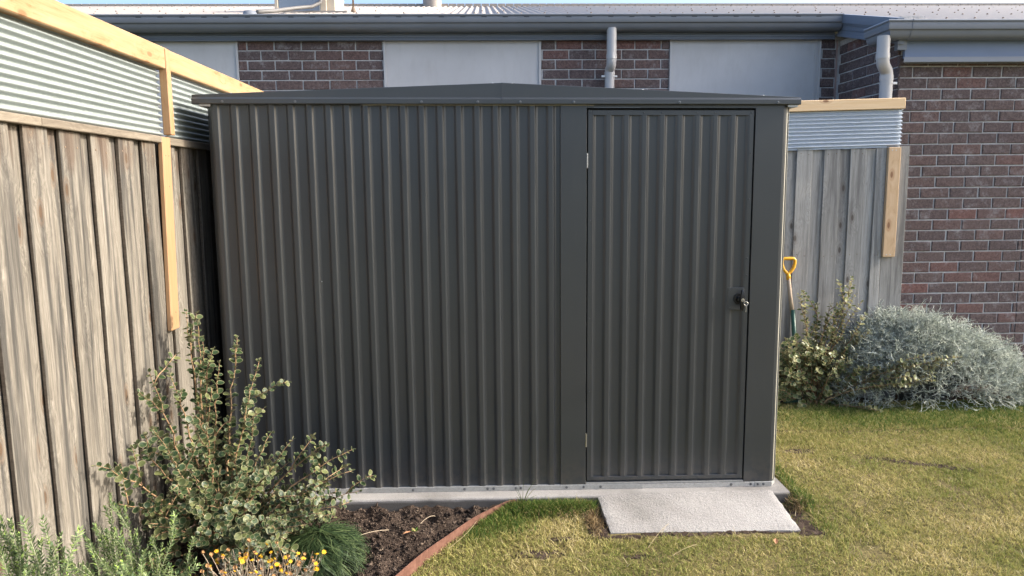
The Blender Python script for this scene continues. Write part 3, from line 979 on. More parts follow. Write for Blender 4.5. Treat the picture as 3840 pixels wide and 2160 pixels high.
mb = MB(); per = 0.0284; seg = 8; n = int(0.30 / per * seg)
for x in (3.02, 4.537):
    for i in range(n + 1):
        z = 1.909 + i * per / seg
        mb.v.append((x, YF - 0.004 - 0.0115 * math.cos(2 * PI * z / per), z))
for i in range(n):
    mb.f.append((i, i + 1, n + 2 + i, n + 1 + i))
sh = mb.build('corrugated_sheet', M['zinc_new'], rfn, smooth=True, tf=skew)
for z in (1.93, 2.06, 2.165):
    MB().dome((4.505, YF - 0.011, z), 0.006, 0.004, (0, -1, 0), 8).build('screw', M['screw'], sh)
mb = MB().box(3.02, 4.541, YF - 0.036, YF + 0.013, 2.194, 2.274)
mb.build('top_beam', M['pine_x'], rfn, bevel=0.004, tf=skew)
pst = MB().box(4.436, 4.531, YF - 0.030, YF - 0.001, 1.072, 1.908).build('post', M['pine_pale'], rfn, bevel=0.003)
for (xx, zz) in ((4.462, 1.885), (4.492, 1.885), (4.462, 1.09), (4.492, 1.09)):
    MB().dome((xx, YF - 0.030, zz), 0.005, 0.001, (0, -1, 0), 6).build('screw', M['screw'], pst)

# ------------------------------------------------------------------ garden shed
shed = thing('garden_shed', 'charcoal ribbed steel garden shed with one closed door on a concrete slab', 'shed', (1.46, 0.7, 0))
HW = 2.062
W = 2.926


def rib_profile(c_first, pitch, x0, x1, depth=0.013, crest=0.023, sl=0.014):
    """x,y polyline; c = right edge of a crest"""
    pts = []
    k = int((x0 - c_first) / pitch) - 2
    pan = pitch - crest - 2 * sl
    r = 0.0028
    while True:
        c = c_first + k * pitch
        if c - crest - sl > x1 + pitch: break
        seq = [(c - crest - sl - r, 0), (c - crest - sl + r * .6, -depth * .10), (c - crest - r * .6, -depth * .90), (c - crest + r, -depth), (c - r, -depth), (c + r * .6, -depth * .90), (c + sl * .8 - r * .6, -depth * .22), (c + sl + r, 0)]
        pts += seq
        k += 1
    out = []
    for (a, b), (c2, d) in zip(pts, pts[1:]):
        if c2 <= x0 or a >= x1: continue
        if a < x0: b = b + (d - b) * (x0 - a) / (c2 - a); a = x0
        if not out: out.append((a, b))
        if c2 > x1: d = b + (d - b) * (x1 - a) / (c2 - a); c2 = x1
        out.append((c2, d))
    return out


def sheet(prof, z0, z1, yoff=0.0, axis='x'):
    mb = MB(); n = len(prof)
    for z in (z0, z1):
        for (a, b) in prof:
            mb.v.append((a, b + yoff, z) if axis == 'x' else (yoff - b, a, z))
    for i in range(n - 1):
        mb.f.append((i, i + 1, n + i + 1, n + i))
    return mb


T = tilt
for (xa, xb) in ((0.0, 0.782), (0.782, 1.759)):
    pr = rib_profile(0.023, 0.0943, xa, xb)
    sheet(pr, 0.01, HW + 0.02).build('wall_sheet', M['shed'], shed, tf=T, auto=9)
# side and rear walls
sheet(rib_profile(0.11, 0.0943, 0.032, 1.50), 0.01, HW + 0.02, W + 0.032, 'y').build('side_wall', M['shed'], shed, tf=T, auto=9)
mb = sheet([(a, -b) for a, b in rib_profile(0.11, 0.0943, 0.032, 1.50)], 0.01, HW + 0.02, -0.034, 'y')
mb.build('side_wall', M['shed'], shed, tf=T, auto=9)
MB().box(-0.034, W + 0.032, 1.50, 1.505, 0.01, HW).build('rear_wall', M['shed'], shed, tf=T)
# flat jamb panels either side of the door
MB().box(1.759, 1.8945, -0.0148, 0.004, 0.027, HW + 0.02).build('jamb_panel', M['shed'], shed, tf=T, bevel=0.0015)
MB().box(2.7725, 2.921, -0.0148, 0.004, 0.027, HW + 0.02).build('jamb_panel', M['shed'], shed, tf=T, bevel=0.0015)
MB().box(1.885, 2.785, 0.030, 0.034, 0.02, HW).build('door_backing', M['shed_dark'], shed, tf=T)
# corner flashings: a folded chamfer, sun glare painted as cream strips on the right one
mb = MB()
mb.sweep([(-0.037, 0.036), (-0.038, 0.030), (-0.0355, 0.026), (-0.010, -0.0055), (-0.006, -0.0085), (0.012, -0.0105), (0.012, -0.0085), (-0.004, -0.0065), (-0.034, 0.030), (-0.034, 0.036)], [lambda a, b, z=z: (a, b, z) for z in (0.027, HW + 0.012)])
mb.build('corner_flashing', M['shed'], shed, tf=T, auto=35)
mb = MB()
mb.sweep([(2.915, -0.0125), (2.931, -0.0125), (2.937, -0.0085), (2.961, 0.024), (2.963, 0.034), (2.958, 0.034), (2.931, -0.0095), (2.915, -0.0105)], [lambda a, b, z=z: (a, b, z) for z in (0.027, HW + 0.012)])
cf = mb.build('corner_flashing', M['shed'], shed, tf=T, auto=35)
for (xx, yy, dx, dy) in ((2.9365, -0.0105, 0.0075, 0.0095), (2.9585, 0.0165, 0.0050, 0.0095)):
    mb = MB(); mb.sweep([(xx, yy), (xx + dx, yy + dy), (xx + dx - 0.0015, yy + dy + 0.003), (xx - 0.001, yy + 0.002)], [lambda a, b, z=z: (a, b, z) for z in (0.036, HW + 0.010)])
    mb.build('glare_strip', M['cream'], cf, tf=T)

# base rail, lapped galvanised lengths
for (xa, xb, m, y0, zt) in ((-0.02, 0.719, 'rail_spot', -0.0165, 0.026), (0.715, 2.212, 'rail', -0.0190, 0.0275), (2.208, 2.838, 'rail_spot', -0.0170, 0.0265), (2.835, 2.929, 'rail', -0.0195, 0.0275)):
    mb = MB(); mb.box(xa, xb, y0, 0.0, 0.0005, zt)
    if xb > 2.9:
        mb.add([(xb, y0, .0005), (xb, y0, zt), (2.966, 0.032, zt), (2.966, 0.032, .0005), (xb, y0 + .008, zt), (2.958, 0.036, zt)], [(0, 1, 2, 3), (1, 4, 5, 2)])
    r = mb.build('base_rail', M[m], shed, tf=T, bevel=0.001)
    for bx in (0.669, 0.953, 1.232, 1.358, 1.391, 1.513, 1.540, 1.791, 1.885, 1.978, 2.704, 2.814, 2.853, 2.884):
        if xa < bx < xb and not (bx > 2.835 and xb < 2.9):
            mb = MB(); mb.tube([(bx, y0, 0.0145), (bx, y0 - 0.0012, 0.0145)], 0.0075, 10); mb.dome((bx, y0 - 0.001, 0.0145), 0.0058, 0.005, (0, -1, 0), 8)
            mb.build('bolt', M['screw_dull'], r, tf=T)
MB().box(1.897, 2.770, -0.017, 0.02, 0.0295, 0.0365).build('door_sill', M['rail'], shed, tf=T)

# door
door = MB()
for (x0, x1, z0, z1) in ((1.902, 1.9255, 0.048, 2.037), (2.7415, 2.765, 0.048, 2.037)):
    door.box(x0, x1, -0.0125, 0.012, z0, z1)
door.box(1.9255, 2.7415, -0.0130, 0.012, 2.0105, 2.0368)
door.box(1.9255, 2.7415, -0.0130, 0.012, 0.0485, 0.070)
door = door.build('door', M['shed'], shed, tf=T, bevel=0.0012)
sheet(rib_profile(2.0195, 0.0926, 1.9255, 2.7415, 0.0125), 0.07, 2.0105, -0.0005).build('door_sheet', M['shed'], door, tf=T, auto=9)
for z in (1.781, 0.278):
    mb = MB()
    for k in range(5):
        mb.tube([(1.8982, -0.011, z - 0.038 + k * 0.0155), (1.8982, -0.011, z - 0.038 + k * 0.0155 + 0.0145)], 0.0044, 8)
    mb.build('hinge', M['screw'] if z < 1 else M['rail'], door, tf=T, auto=40)
rv = []
for k, x in enumerate((1.914, 2.006, 2.19, 2.283, 2.468, 2.56, 2.752)): rv.append((x, 2.024))
for z in (1.47, 0.95, 0.55): rv.append((1.913, z))
for z in (1.82, 1.58, 1.27, 1.18, 0.985, 0.85, 0.55): rv.append((2.753, z))
for x in (2.25, 2.345, 2.43, 2.52): rv.append((x, 0.059))
for x, z in rv:
    MB().dome((x, -0.0128, z), 0.0042, 0.0028, (0, -1, 0), 7).build('rivet', M['shed'], door, tf=T)
for x, z in ((0.508, 1.16), (1.235, 1.165), (2.19, 1.465), (2.19, 1.0)):
    MB().dome((x, -0.0095, z), 0.0035, 0.0028, (0, -1, 0), 7).build('rivet', M['screw'] if x < 1.5 else M['shed'], shed if x < 1.5 else door, tf=T)
plate = MB().box(2.652, 2.742, -0.0145, -0.0115, 0.992, 1.112).build('lock_plate', M['shed'], door, tf=T, bevel=0.001)
for x, z in ((2.664, 1.102), (2.664, 1.003), (2.735, 1.102), (2.735, 1.003)):
    MB().dome((x, -0.0145, z), 0.0042, 0.003, (0, -1, 0), 7).build('rivet', M['shed'], door, tf=T)
mb = MB(); mb.tube([(2.714, -0.0145, 1.052), (2.714, -0.020, 1.052)], [0.030, 0.028], 18); mb.tube([(2.714, -0.019, 1.052), (2.714, -0.042, 1.052)], [0.017, 0.014], 14)
for dz in (0.020, -0.020): mb.dome((2.699, -0.0195, 1.052 + dz), 0.0045, 0.002, (0, -1, 0), 7)
mb.build('handle_rose', M['blackplastic'], door, tf=T, auto=40)
mb = MB()
outl = [(0.0, 0.056), (0.0065, 0.053), (0.0085, 0.044), (0.013, 0.008), (0.015, 0.0), (0.014, -0.012), (0.010, -0.045), (0.006, -0.053), (0.0, -0.056), (-0.006, -0.053), (-0.009, -0.045), (-0.013, -0.012), (-0.014, 0.0), (-0.012, 0.010), (-0.0075, 0.044), (-0.006, 0.053)]
mb.sweep(outl, [lambda a, b, y=y, s=s: (2.722 + a * s, y, 1.048 + b * s) for y, s in ((-0.038, 0.92), (-0.042, 1.0), (-0.052, 1.0), (-0.055, 0.9))])
mb.build('handle', M['blackplastic'], door, tf=T, auto=35)
MB().tube([(2.722, -0.0545, 1.050), (2.722, -0.0585, 1.050)], 0.0095, 14).build('lock_cylinder', M['chrome'], door, tf=T, auto=40)

# gable fascias with a folded step
def fascia(x0, x1, zt0, zt1, y):
    mb = MB(); t = 0.0
    prof0 = [(y + 0.004, 0.0), (y, 0.002), (y, 0.0255), (y + 0.009, 0.0335), (y + 0.009, None), (y + 0.04, None), (y + 0.04, 0.0)]
    vs = []
    for (x, zt) in ((x0, zt0), (x1, zt1)):
        for (yy, b) in prof0:
            vs.append((x, yy, (zt if b is None else 2.063 + b)))
    n = len(prof0)
    mb.add(vs, [(i, (i + 1) % n, n + (i + 1) % n, n + i) for i in range(n)] + [tuple(range(n)), tuple(range(2 * n - 1, n - 1, -1))])
    return mb


fl = fascia(-0.093, 1.462, 2.109, 2.170, -0.036).build('gable_fascia', M['shed'], shed, tf=T, bevel=0.0015)
fr = fascia(1.456, 2.999, 2.1705, 2.101, -0.0375).build('gable_fascia', M['shed'], shed, tf=T, bevel=0.0015)
for x, z in ((0.06, 2.0745), (0.421, 2.0745), (1.053, 2.0745), (1.337, 2.0745), (1.552, 2.0745), (1.825, 2.0745), (2.367, 2.0745), (2.877, 2.0745)):
    y0 = -0.036 if x < 1.457 else -0.0375
    mb = MB(); mb.tube([(x, y0, z), (x, y0 - 0.001, z)], 0.0075, 10); mb.dome((x, y0 - 0.001, z), 0.005, 0.004, (0, -1, 0), 8)
    mb.build('screw', M['screw_dull'], fl if x < 1.457 else fr, tf=T)
MB().box(0.75, 1.93, -0.0175, -0.015, 2.0585, 2.0625).build('head_channel', M['cream'], shed, tf=T)
MB().box(1.895, 2.7725, -0.0135, 0.02, 2.0475, 2.066).build('door_header', M['shed'], shed, tf=T)
MB().box(1.93, 2.17, -0.0155, -0.0115, 2.0475, 2.0505).build('head_strip', M['screw_dull'], shed, tf=T)
# eave channels seen under the fascia ends
MB().box(-0.060, -0.004, -0.028, 1.5, 2.052, 2.063).build('eave_channel', M['rail'], shed, tf=T)
MB().box(2.935, 2.985, -0.028, 1.5, 2.052, 2.063).build('eave_channel', M['rail'], shed, tf=T)
# two roof slopes of ribbed sheet
for (xa, za, xb, zb) in ((-0.088, 2.108, 1.459, 2.169), (2.994, 2.100, 1.459, 2.169)):
    pr = rib_profile(0.05, 0.0943, -0.005, 1.54)
    mb = MB(); n = len(pr)
    for (x, z) in ((xa, za), (xb, zb)):
        for (a, b) in pr: mb.v.append((x, a, z - 0.006 - b))
    for i in range(n - 1): mb.f.append((i, i + 1, n + i + 1, n + i))
    rs = mb.build('roof_sheet', M['shed'], shed, tf=T, auto=9)
    for t in ((0.12, 0.97) if xa < 1 else (0.03, 0.52, 0.97) if False else (0.12, 0.53, 0.965)):
        x = xa + (xb - xa) * t; z = za + (zb - za) * t
        MB().dome((x, -0.012, z - 0.001), 0.0075, 0.0065, (0, 0, 1), 8).build('roof_screw', M['screw'], rs, tf=T)

# key left in the handle
kz = 1.050 - TILT * 2.722
key = thing('key_ring', 'small key hanging from a ring in the black shed door handle', 'key', (2.722, -0.058, kz))
MB().tube([(2.722, -0.058, kz), (2.726, -0.072, kz - 0.004)], 0.0025, 6).build('lock_key', M['chrome'], key)
mb = MB(); c = Vector((2.7335, -0.071, kz - 0.016))
mb.tube([c + Vector((0.0105 * math.cos(a), 0.002 * math.sin(a), 0.0105 * math.sin(a))) for a in [2 * PI * i / 16 for i in range(17)]], 0.0018, 6, False)
mb.build('ring', M['chrome'], key, smooth=True)
mb = MB(); mb.box(2.7325, 2.7375, -0.0725, -0.0705, kz - 0.036, kz - 0.026); mb.box(2.7335, 2.7365, -0.0725, -0.0705, kz - 0.062, kz - 0.035); mb.box(2.731, 2.734, -0.0725, -0.0705, kz - 0.060, kz - 0.054)
mb.build('spare_key', M['chrome'], key)

# ------------------------------------------------------------------ spade
spade = thing('spade', 'spade with yellow D handle leaning on the grey paling fence', 'spade', (3.70, 1.56, -0.06))
ctr = Vector((3.664, 1.64, 1.02))
mb = MB()
half = [(0.0, 0.058), (0.030, 0.058), (0.044, 0.054), (0.050, 0.044), (0.049, 0.022), (0.044, -0.004), (0.032, -0.028), (0.016, -0.046), (0.006, -0.056)]
ring = [ctr + Vector((x, 0, z)) for x, z in half] + [ctr + Vector((-x, 0, z)) for x, z in half[::-1]]
mb.tube(ring, 0.0125, 8, False)
mb.tube([ctr + Vector((0.0, 0, -0.052)), ctr + Vector((0.004, 0, -0.078)), ctr + Vector((0.004, -0.002, -0.105))], [0.0125, 0.017, 0.0165], 10)
mb.build('grip', M['yellow'], spade, smooth=True)
s0 = ctr + Vector((0.004, -0.002, -0.085)); s1 = Vector((3.695, 1.60, 0.66)); s2 = Vector((3.712, 1.575, 0.42)); s3 = Vector((3.724, 1.553, 0.10))
MB().tube([s0, (s0 + s1) / 2 + Vector((-0.003, 0, 0)), s1], 0.0145, 10).build('shaft', M['ash'], spade, smooth=True)
MB().tube([s1 + Vector((0, 0, .03)), s2, s3], [0.0165, 0.0165, 0.013], 10).build('socket', M['greenpaint'], spade, smooth=True)
mb = MB()
for i in range(7):
    u = -1 + i / 3.0
    for (z, wd, dp) in ((0.10, 0.075, 0.008), (-0.03, 0.085, 0.012), (-0.16, 0.078, 0.006), (-0.21, 0.05, 0.0)):
        mb.v.append((3.724 + u * wd, 1.556 + dp * u * u * -1 + 0.008, z))
for i in range(6):
    for k in range(3):
        mb.f.append((i * 4 + k, (i + 1) * 4 + k, (i + 1) * 4 + k + 1, i * 4 + k + 1))
bl = mb.build('blade', M['greenpaint'], spade, smooth=True)
sm = bl.modifiers.new('thick', 'SOLIDIFY'); sm.thickness = 0.003

# ------------------------------------------------------------------ rusted edging
mb = MB()
pts = []
for i in range(len(EDGE) - 1):
    for k in range(4):
        t = k / 4.0
        pts.append((EDGE[i][0] * (1 - t) + EDGE[i + 1][0] * t, EDGE[i][1] * (1 - t) + EDGE[i + 1][1] * t))
pts.append(EDGE[-1])
sm_pts = []
for i in range(len(pts)):
    a = pts[max(i - 3, 0):i + 4]
    sm_pts.append((sum(q[0] for q in a) / len(a), sum(q[1] for q in a) / len(a)) if 2 < i < len(pts) - 2 else pts[i])
fr_ = []
for i, (x, y) in enumerate(sm_pts):
    a = sm_pts[max(i - 1, 0)]; b = sm_pts[min(i + 1, len(sm_pts) - 1)]
    d = Vector((b[0] - a[0], b[1] - a[1], 0)).normalized(); nrm = Vector((d.y, -d.x, 0))
    fr_.append(lambda u, v, x=x, y=y, nrm=nrm, q=0.002 * math.sin(i * 0.9): (x + nrm.x * u, y + nrm.y * u, v + q))
mb.sweep([(-0.0025, -0.15), (0.0025, -0.15), (0.0025, -0.021), (0.0, -0.020), (-0.0025, -0.021)], fr_)
tag(mb.build('garden_edging', M['corten'], auto=40), 'rusty curved steel strip edging the soil bed beside the lawn', 'edging')

# ------------------------------------------------------------------ grass
rng = np.random.default_rng(5)


def in_lawn(x, y):
    ex = np.interp(y, [e[1] for e in EDGE], [e[0] for e in EDGE])
    ok = (x > ex + 0.012) & ~((y > -0.112) & (x < 3.025)) & (y < 1.50)
    rl = 1.950 + 0.017 * np.clip((-y - .085) / .335, 0, 1); rr = 2.908 + 0.01 * np.clip((-y - .085) / .335, 0, 1)
    ok &= ~((x > rl - 0.012) & (x < rr + 0.012) & (y > -0.445))
    return ok


NZ = [(rng.uniform(0, 2 * PI), rng.uniform(0, 2 * PI), rng.uniform(0, 2 * PI)) for _ in range(24)]


def field(x, y, s, seed):
    """cheap smooth pseudo-noise 0..1"""
    r = np.zeros_like(x)
    g2 = np.random.default_rng(seed)
    for k in range(7):
        a = g2.uniform(0, 2 * PI); f = s * g2.uniform(0.6, 1.9); ph = g2.uniform(0, 2 * PI)
        r += np.sin((x * math.cos(a) + y * math.sin(a)) * f + ph)
    return 0.5 + r / 7.0 * 0.8


def blades(x, y, h, w, lean, z0=None):
    n = len(x)
    az = rng.uniform(0, 2 * PI, n); la = rng.uniform(0, 2 * PI, n)
    ln = lean * rng.uniform(0.2, 1.0, n) * h
    dx = np.cos(az) * w / 2; dy = np.sin(az) * w / 2
    bx = np.cos(la) * ln; by = np.sin(la) * ln
    z = z0
    V = np.zeros((n, 5, 3))
    V[:, 0] = np.stack([x - dx, y - dy, z], 1); V[:, 1] = np.stack([x + dx, y + dy, z], 1)
    V[:, 2] = np.stack([x - dx * .8 + bx * .35, y - dy * .8 + by * .35, z + h * .55], 1)
    V[:, 3] = np.stack([x + dx * .8 + bx * .35, y + dy * .8 + by * .35, z + h * .55], 1)
    V[:, 4] = np.stack([x + bx, y + by, z + h * rng.uniform(.75, 1, n)], 1)
    base = (np.arange(n) * 5)[:, None]
    F = np.concatenate([base + np.array([[0, 1, 3]]), base + np.array([[0, 3, 2]]), base + np.array([[2, 3, 4]])], 1).reshape(-1, 3)
    return V.reshape(-1, 3), F


def zl(x, y):
    return np.array([lawn_z(a, b) for a, b in zip(x, y)]) - 0.004


def scatter(n, x0, x1, y0, y1):
    x = rng.uniform(x0, x1, n); y = rng.uniform(y0, y1, n)
    k = in_lawn(x, y)
    return x[k], y[k]


x, y = scatter(420000, 0.35, 6.2, -1.75, 1.50)
hole = field(x, y, 11.0, 3); clump = field(x, y, 75.0, 14) * 0.6 + field(x, y, 33.0, 15) * 0.4
scuff = np.exp(-(((x - 3.95) / 0.28) ** 2 + ((y - 0.30 + 0.5 * (x - 3.95)) / 0.07) ** 2)) + np.exp(-(((x - 3.33) / 0.12) ** 2 + ((y - 0.55) / 0.06) ** 2)) + 0.8 * np.exp(-(((x - 1.6) / 0.18) ** 2 + ((y + 0.62) / 0.08) ** 2)) + 0.8 * np.exp(-(((x - 1.72) / 0.13) ** 2 + ((y + 0.47) / 0.045) ** 2)) + 0.7 * np.exp(-(((x - 2.05) / 0.15) ** 2 + ((y + 0.66) / 0.05) ** 2))
# worn soil round the ramp
near = np.maximum(0, 1 - np.abs(x - 2.965) / 0.09) * ((y > -0.52) & (y < -0.13)) + np.maximum(0, 1.15 - np.abs(y + 0.455) / 0.05) * ((x > 1.93) & (x < 2.99)) + np.maximum(0, 1.2 - np.abs(x - 1.915) / 0.07) * ((y > -0.45) & (y < -0.1))
keep = rng.uniform(0, 1, len(x)) < np.clip((0.30 + 1.25 * clump) - 4.0 * np.clip(hole - 0.80, 0, 1) - 0.75 * scuff - 1.3 * near, 0.02, 1)
x, y = x[keep], y[keep]
h = 0.021 * (0.55 + 0.5 * field(x, y, 6.0, 12) + 0.5 * field(x, y, 75.0, 14)) * rng.uniform(0.6, 1.3, len(x))
V, F = blades(x, y, h, 0.0036, 1.5, zl(x, y))
o = link('lawn_grass', np_mesh('lawn_grass', V, F, M['grass']))
tag(o, 'short yellowing lawn grass in front of and right of the shed', 'grass', kind='stuff')
# greener, longer grass: along slab, edging end, by the shrubs
xs_, ys_, hs_ = [], [], []
for (n, cx, cy, sx, sy, hh) in ((2600, 1.58, -0.165, 0.085, 0.032, 0.05), (2200, 1.80, -0.155, 0.10, 0.028, 0.05), (2600, 1.40, -0.27, 0.085, 0.06, 0.045), (900, 1.30, -0.38, 0.05, 0.05, 0.035),
                               (500, 3.04, -0.13, 0.03, 0.05, 0.04), (800, 3.06, 0.2, 0.03, 0.35, 0.04), (26000, 4.6, 1.22, 1.0, 0.17, 0.034), (9000, 5.5, 1.0, 0.5, 0.35, 0.03)):
    a = rng.normal(cx, sx, n); b = rng.normal(cy, sy, n); k = in_lawn(a, b) & (a < 6.4)
    xs_.append(a[k]); ys_.append(b[k]); hs_.append(hh * rng.uniform(.5, 1.2, k.sum()))
x = np.concatenate(xs_); y = np.concatenate(ys_); h = np.concatenate(hs_)
V, F = blades(x, y, h, 0.0036, 0.9, zl(x, y))
o = link('green_grass', np_mesh('green_grass', V, F, M['grass_green']))
tag(o, 'longer green grass tufts along the slab edge and under the shrubs', 'grass', kind='stuff')
# straw
x, y = scatter(1500, 0.5, 5.6, -1.3, 1.2)
V, F = blades(x, y, rng.uniform(0.012, 0.022, len(x)), 0.0035, 4.0, zl(x, y) + 0.012)
o = link('dry_straw', np_mesh('dry_straw', V, F, M['straw']))
tag(o, 'dry straw lying scattered on the lawn', 'straw', kind='stuff')
x = np.concatenate([rng.normal(1.90, 0.02, 420), rng.normal(3.0, 0.025, 260), rng.uniform(1.55, 1.95, 300)])
y = np.concatenate([rng.normal(-0.30, 0.07, 420), rng.normal(-0.18, 0.05, 260), rng.normal(-0.20, 0.02, 300)])
k = in_lawn(x, y); x = x[k]; y = y[k]
V, F = blades(x, y, rng.uniform(0.025, 0.05, len(x)), 0.0035, 1.6, zl(x, y))
o = link('dead_grass', np_mesh('dead_grass', V, F, M['deadgrass']))
tag(o, 'dead brown grass beside the sloping concrete ramp', 'grass', kind='stuff')
# a few single long stalks
for (p0, p1, p2), lab in ((((2.26, -0.40, -0.04), (2.18, -0.55, 0.0), (2.10, -0.66, -0.03)), 'thin dry grass stalk reaching from the ramp front onto the lawn'),
                          (((1.30, -0.36, -0.02), (1.27, -0.50, -0.01), (1.17, -0.60, -0.04)), 'thin dry grass stalk curving beside the rusty edging'),
                          (((2.34, -0.62, -0.04), (2.27, -0.68, -0.02), (2.20, -0.72, -0.04)), 'short dry grass stalk on the open lawn below the ramp')):
    mb = MB(); mb.tube(arc(p0, p1, p2), 0.0010, 4)
    tag(mb.build('grass_stalk', M['straw']), lab, 'grass stalk', 'loose grass stalks on the lawn')

# ------------------------------------------------------------------ mulch on the bed
def chunks(n, xr, yr, keep, size):
    x = rng.uniform(*xr, n); y = rng.uniform(*yr, n); k = keep(x, y); x, y = x[k], y[k]; n = len(x)
    z = np.array([soil_z(a, b) for a, b in zip(x, y)])
    base = np.array([(1, 0, 0), (-1, 0, 0), (0, 1, 0), (0, -1, 0), (0, 0, 1), (0, 0, -1)], float)
    F0 = np.array([(0, 2, 4), (2, 1, 4), (1, 3, 4), (3, 0, 4), (2, 0, 5), (1, 2, 5), (3, 1, 5), (0, 3, 5)])
    s = rng.lognormal(math.log(size), 0.55, n)
    el = rng.uniform(0.6, 2.0, n)
    A = rng.uniform(0, 2 * PI, n); B = rng.normal(0, 0.5, n)
    V = base[None] * (s[:, None, None] * np.stack([el, np.ones(n) * .8, np.ones(n) * .6], 1)[:, None, :])
    V = V * rng.uniform(.6, 1.3, V.shape)
    ca, sa = np.cos(A)[:, None], np.sin(A)[:, None]; cb, sb = np.cos(B)[:, None], np.sin(B)[:, None]
    X = V[..., 0] * cb + V[..., 2] * sb; Z = -V[..., 0] * sb + V[..., 2] * cb; Y = V[..., 1]
    V = np.stack([X * ca - Y * sa + x[:, None], X * sa + Y * ca + y[:, None], Z + (z + s * .4)[:, None]], 2)
    F = (F0[None] + (np.arange(n) * 6)[:, None, None]).reshape(-1, 3)
    return V.reshape(-1, 3), F


kb = lambda x, y: (x < np.interp(y, [e[1] for e in EDGE], [e[0] for e in EDGE]) - 0.012) & (y < -0.115)
V1, F1 = chunks(26000, (-0.15, 1.5), (-1.3, -0.11), kb, 0.0032)
V2, F2 = chunks(500, (-0.15, 1.5), (-1.3, -0.11), kb, 0.006)
o = link('mulch', np_mesh('mulch', np.concatenate([V1, V2]), np.concatenate([F1, F2 + len(V1)]), M['mulch']))
tag(o, 'dark crumbly soil and mulch pieces covering the garden bed', 'mulch', kind='stuff')
V, F = blades(*(lambda q: (q[0][kb(*q)], q[1][kb(*q)]))((rng.uniform(-.1, 1.45, 600), rng.uniform(-1.2, -.12, 600))), 0.012, 0.003, 3.2, 0) if False else (None, None)


def leaf_blade(mb, c, d, length, width, up=(0, 0, 1)):
    c = Vector(c); d = Vector(d).normalized(); s = d.cross(Vector(up)).normalized(); u = s.cross(d)
    P = [(0, 0, 0), (.25, .42, .06), (.6, .5, .1), (1, 0, .02), (.6, -.5, .1), (.25, -.42, .06), (.5, 0, 0.0)]
    vs = [c + d * (a * length) + s * (b * width) + u * (e * length) for a, b, e in P]
    mb.add(vs, [(0, 1, 6), (1, 2, 6), (2, 3, 6), (3, 4, 6), (4, 5, 6), (5, 0, 6)])


mb = MB()
leaf_blade(mb, (0.985, -0.40, -0.045), (-0.8, -0.6, 0.05), 0.055, 0.016)
tag(mb.build('fallen_leaf', M['deadleaf']), 'brown fallen leaf with a green weed on the soil bed', 'leaf')
mb = MB()
for a in range(5):
    leaf_blade(mb, (1.0, -0.395, -0.05), (math.cos(a * 1.25), math.sin(a * 1.25), 0.5), 0.03, 0.012)
tag(mb.build('weed', M['grass_green']), 'small green weed seedling in the middle of the soil bed', 'weed')
for pp, r, lab in (((((1.02, -0.35, -0.03), (1.06, -0.31, 0.0), (1.09, -0.29, -0.02))), 0.0018, 'short dry twig beside the weed on the soil bed'),
                   ((((0.70, -0.50, -0.03), (0.78, -0.47, 0.0), (0.87, -0.41, -0.03))), 0.0020, 'pale dry twig lying between the green mound and the weed')):
    mb = MB(); mb.tube(arc(*pp), r, 5)
    tag(mb.build('dry_twig', M['deadwood']), lab, 'twig', 'dry twigs on the soil bed')
mb = MB()
rs_ = random.Random(2)
for k in range(9):
    a = rs_.uniform(0, 6.28); l = rs_.uniform(0.06, 0.17)
    mb.tube(arc((1.545, -0.125, -0.06), (1.545 + .02 * math.cos(a), -0.135 + .02 * math.sin(a), -0.06 + l * .7), (1.56 + .06 * math.cos(a), -0.14 + .03 * math.sin(a), -0.06 + l), 4), [0.0016, .0014, .0012, .001, .0005], 4)
tag(mb.build('grass_tuft', M['grass_green']), 'tall seeding grass tuft at the slab end of the rusty edging', 'grass tuft')
mb = MB(); mb.dome((1.515, -0.165, -0.066), 0.022, 0.016, (0.1, 0, 1), 8)
tag(mb.build('pebble', M['stone'], smooth=True), 'pale pebble in grass where the rusty edging meets the slab', 'pebble')
for (px, py, az, lab) in ((3.62, 0.21, 0.1, 'dry curled leaf lying just before the bare scuff in the lawn'), (3.98, 0.36, -0.4, 'dry curled leaf lying behind the bare scuff in the lawn'), (3.34, 0.78, 0.3, 'dry curled leaf on the lawn nearest the side of the shed')):
    mb = MB(); leaf_blade(mb, (px, py, -0.05), (math.cos(az), math.sin(az), 0.04), 0.075, 0.02)
    tag(mb.build('fallen_leaf', M['straw']), lab, 'leaf', 'dry leaves on the lawn')
mb = MB(); leaf_blade(mb, (2.72, -0.62, -0.05), (0.3, 0.9, 0.1), 0.05, 0.022)
tag(mb.build('fallen_leaf', M['deadleaf']), 'single brown fallen leaf on the lawn below the ramp', 'leaf')

# ------------------------------------------------------------------ shrubs with round leaves
def leaf_template():
    """cupped oval, unit length along +x, lying in xy; uv.x = radius, uv.y = angle"""
    vs = [(0.55, 0, -0.10)]; uv = [(0.0, 0.5)]
    n = 10
    for k in range(n):
        a = 2 * PI * k / n
        vs.append((0.55 + 0.45 * math.cos(a), 0.43 * math.sin(a), 0.05 * math.sin(a) ** 2 - 0.05 * (math.cos(a) > .5)))
        uv.append((1.0, (k / n) if k else 0.0))
    vs += [(0.0, 0.0, 0.0)]; uv += [(1.0, 0.5)]
    fs = [(0, 1 + k, 1 + (k + 1) % n) for k in range(n)]
    fs.append((1 + n // 2, n + 1, 1 + n // 2 - 1)); 
    return np.array(vs), np.array(fs), np.array(uv)


LV, LFc, LUV = leaf_template()


def frame(d, up):
    d = d.normalized(); s = up.cross(d)
    if s.length < 1e-4: s = d.orthogonal()
    s.normalize(); u = d.cross(s)
    return Matrix(((d.x, s.x, u.x), (d.y, s.y, u.y), (d.z, s.z, u.z)))


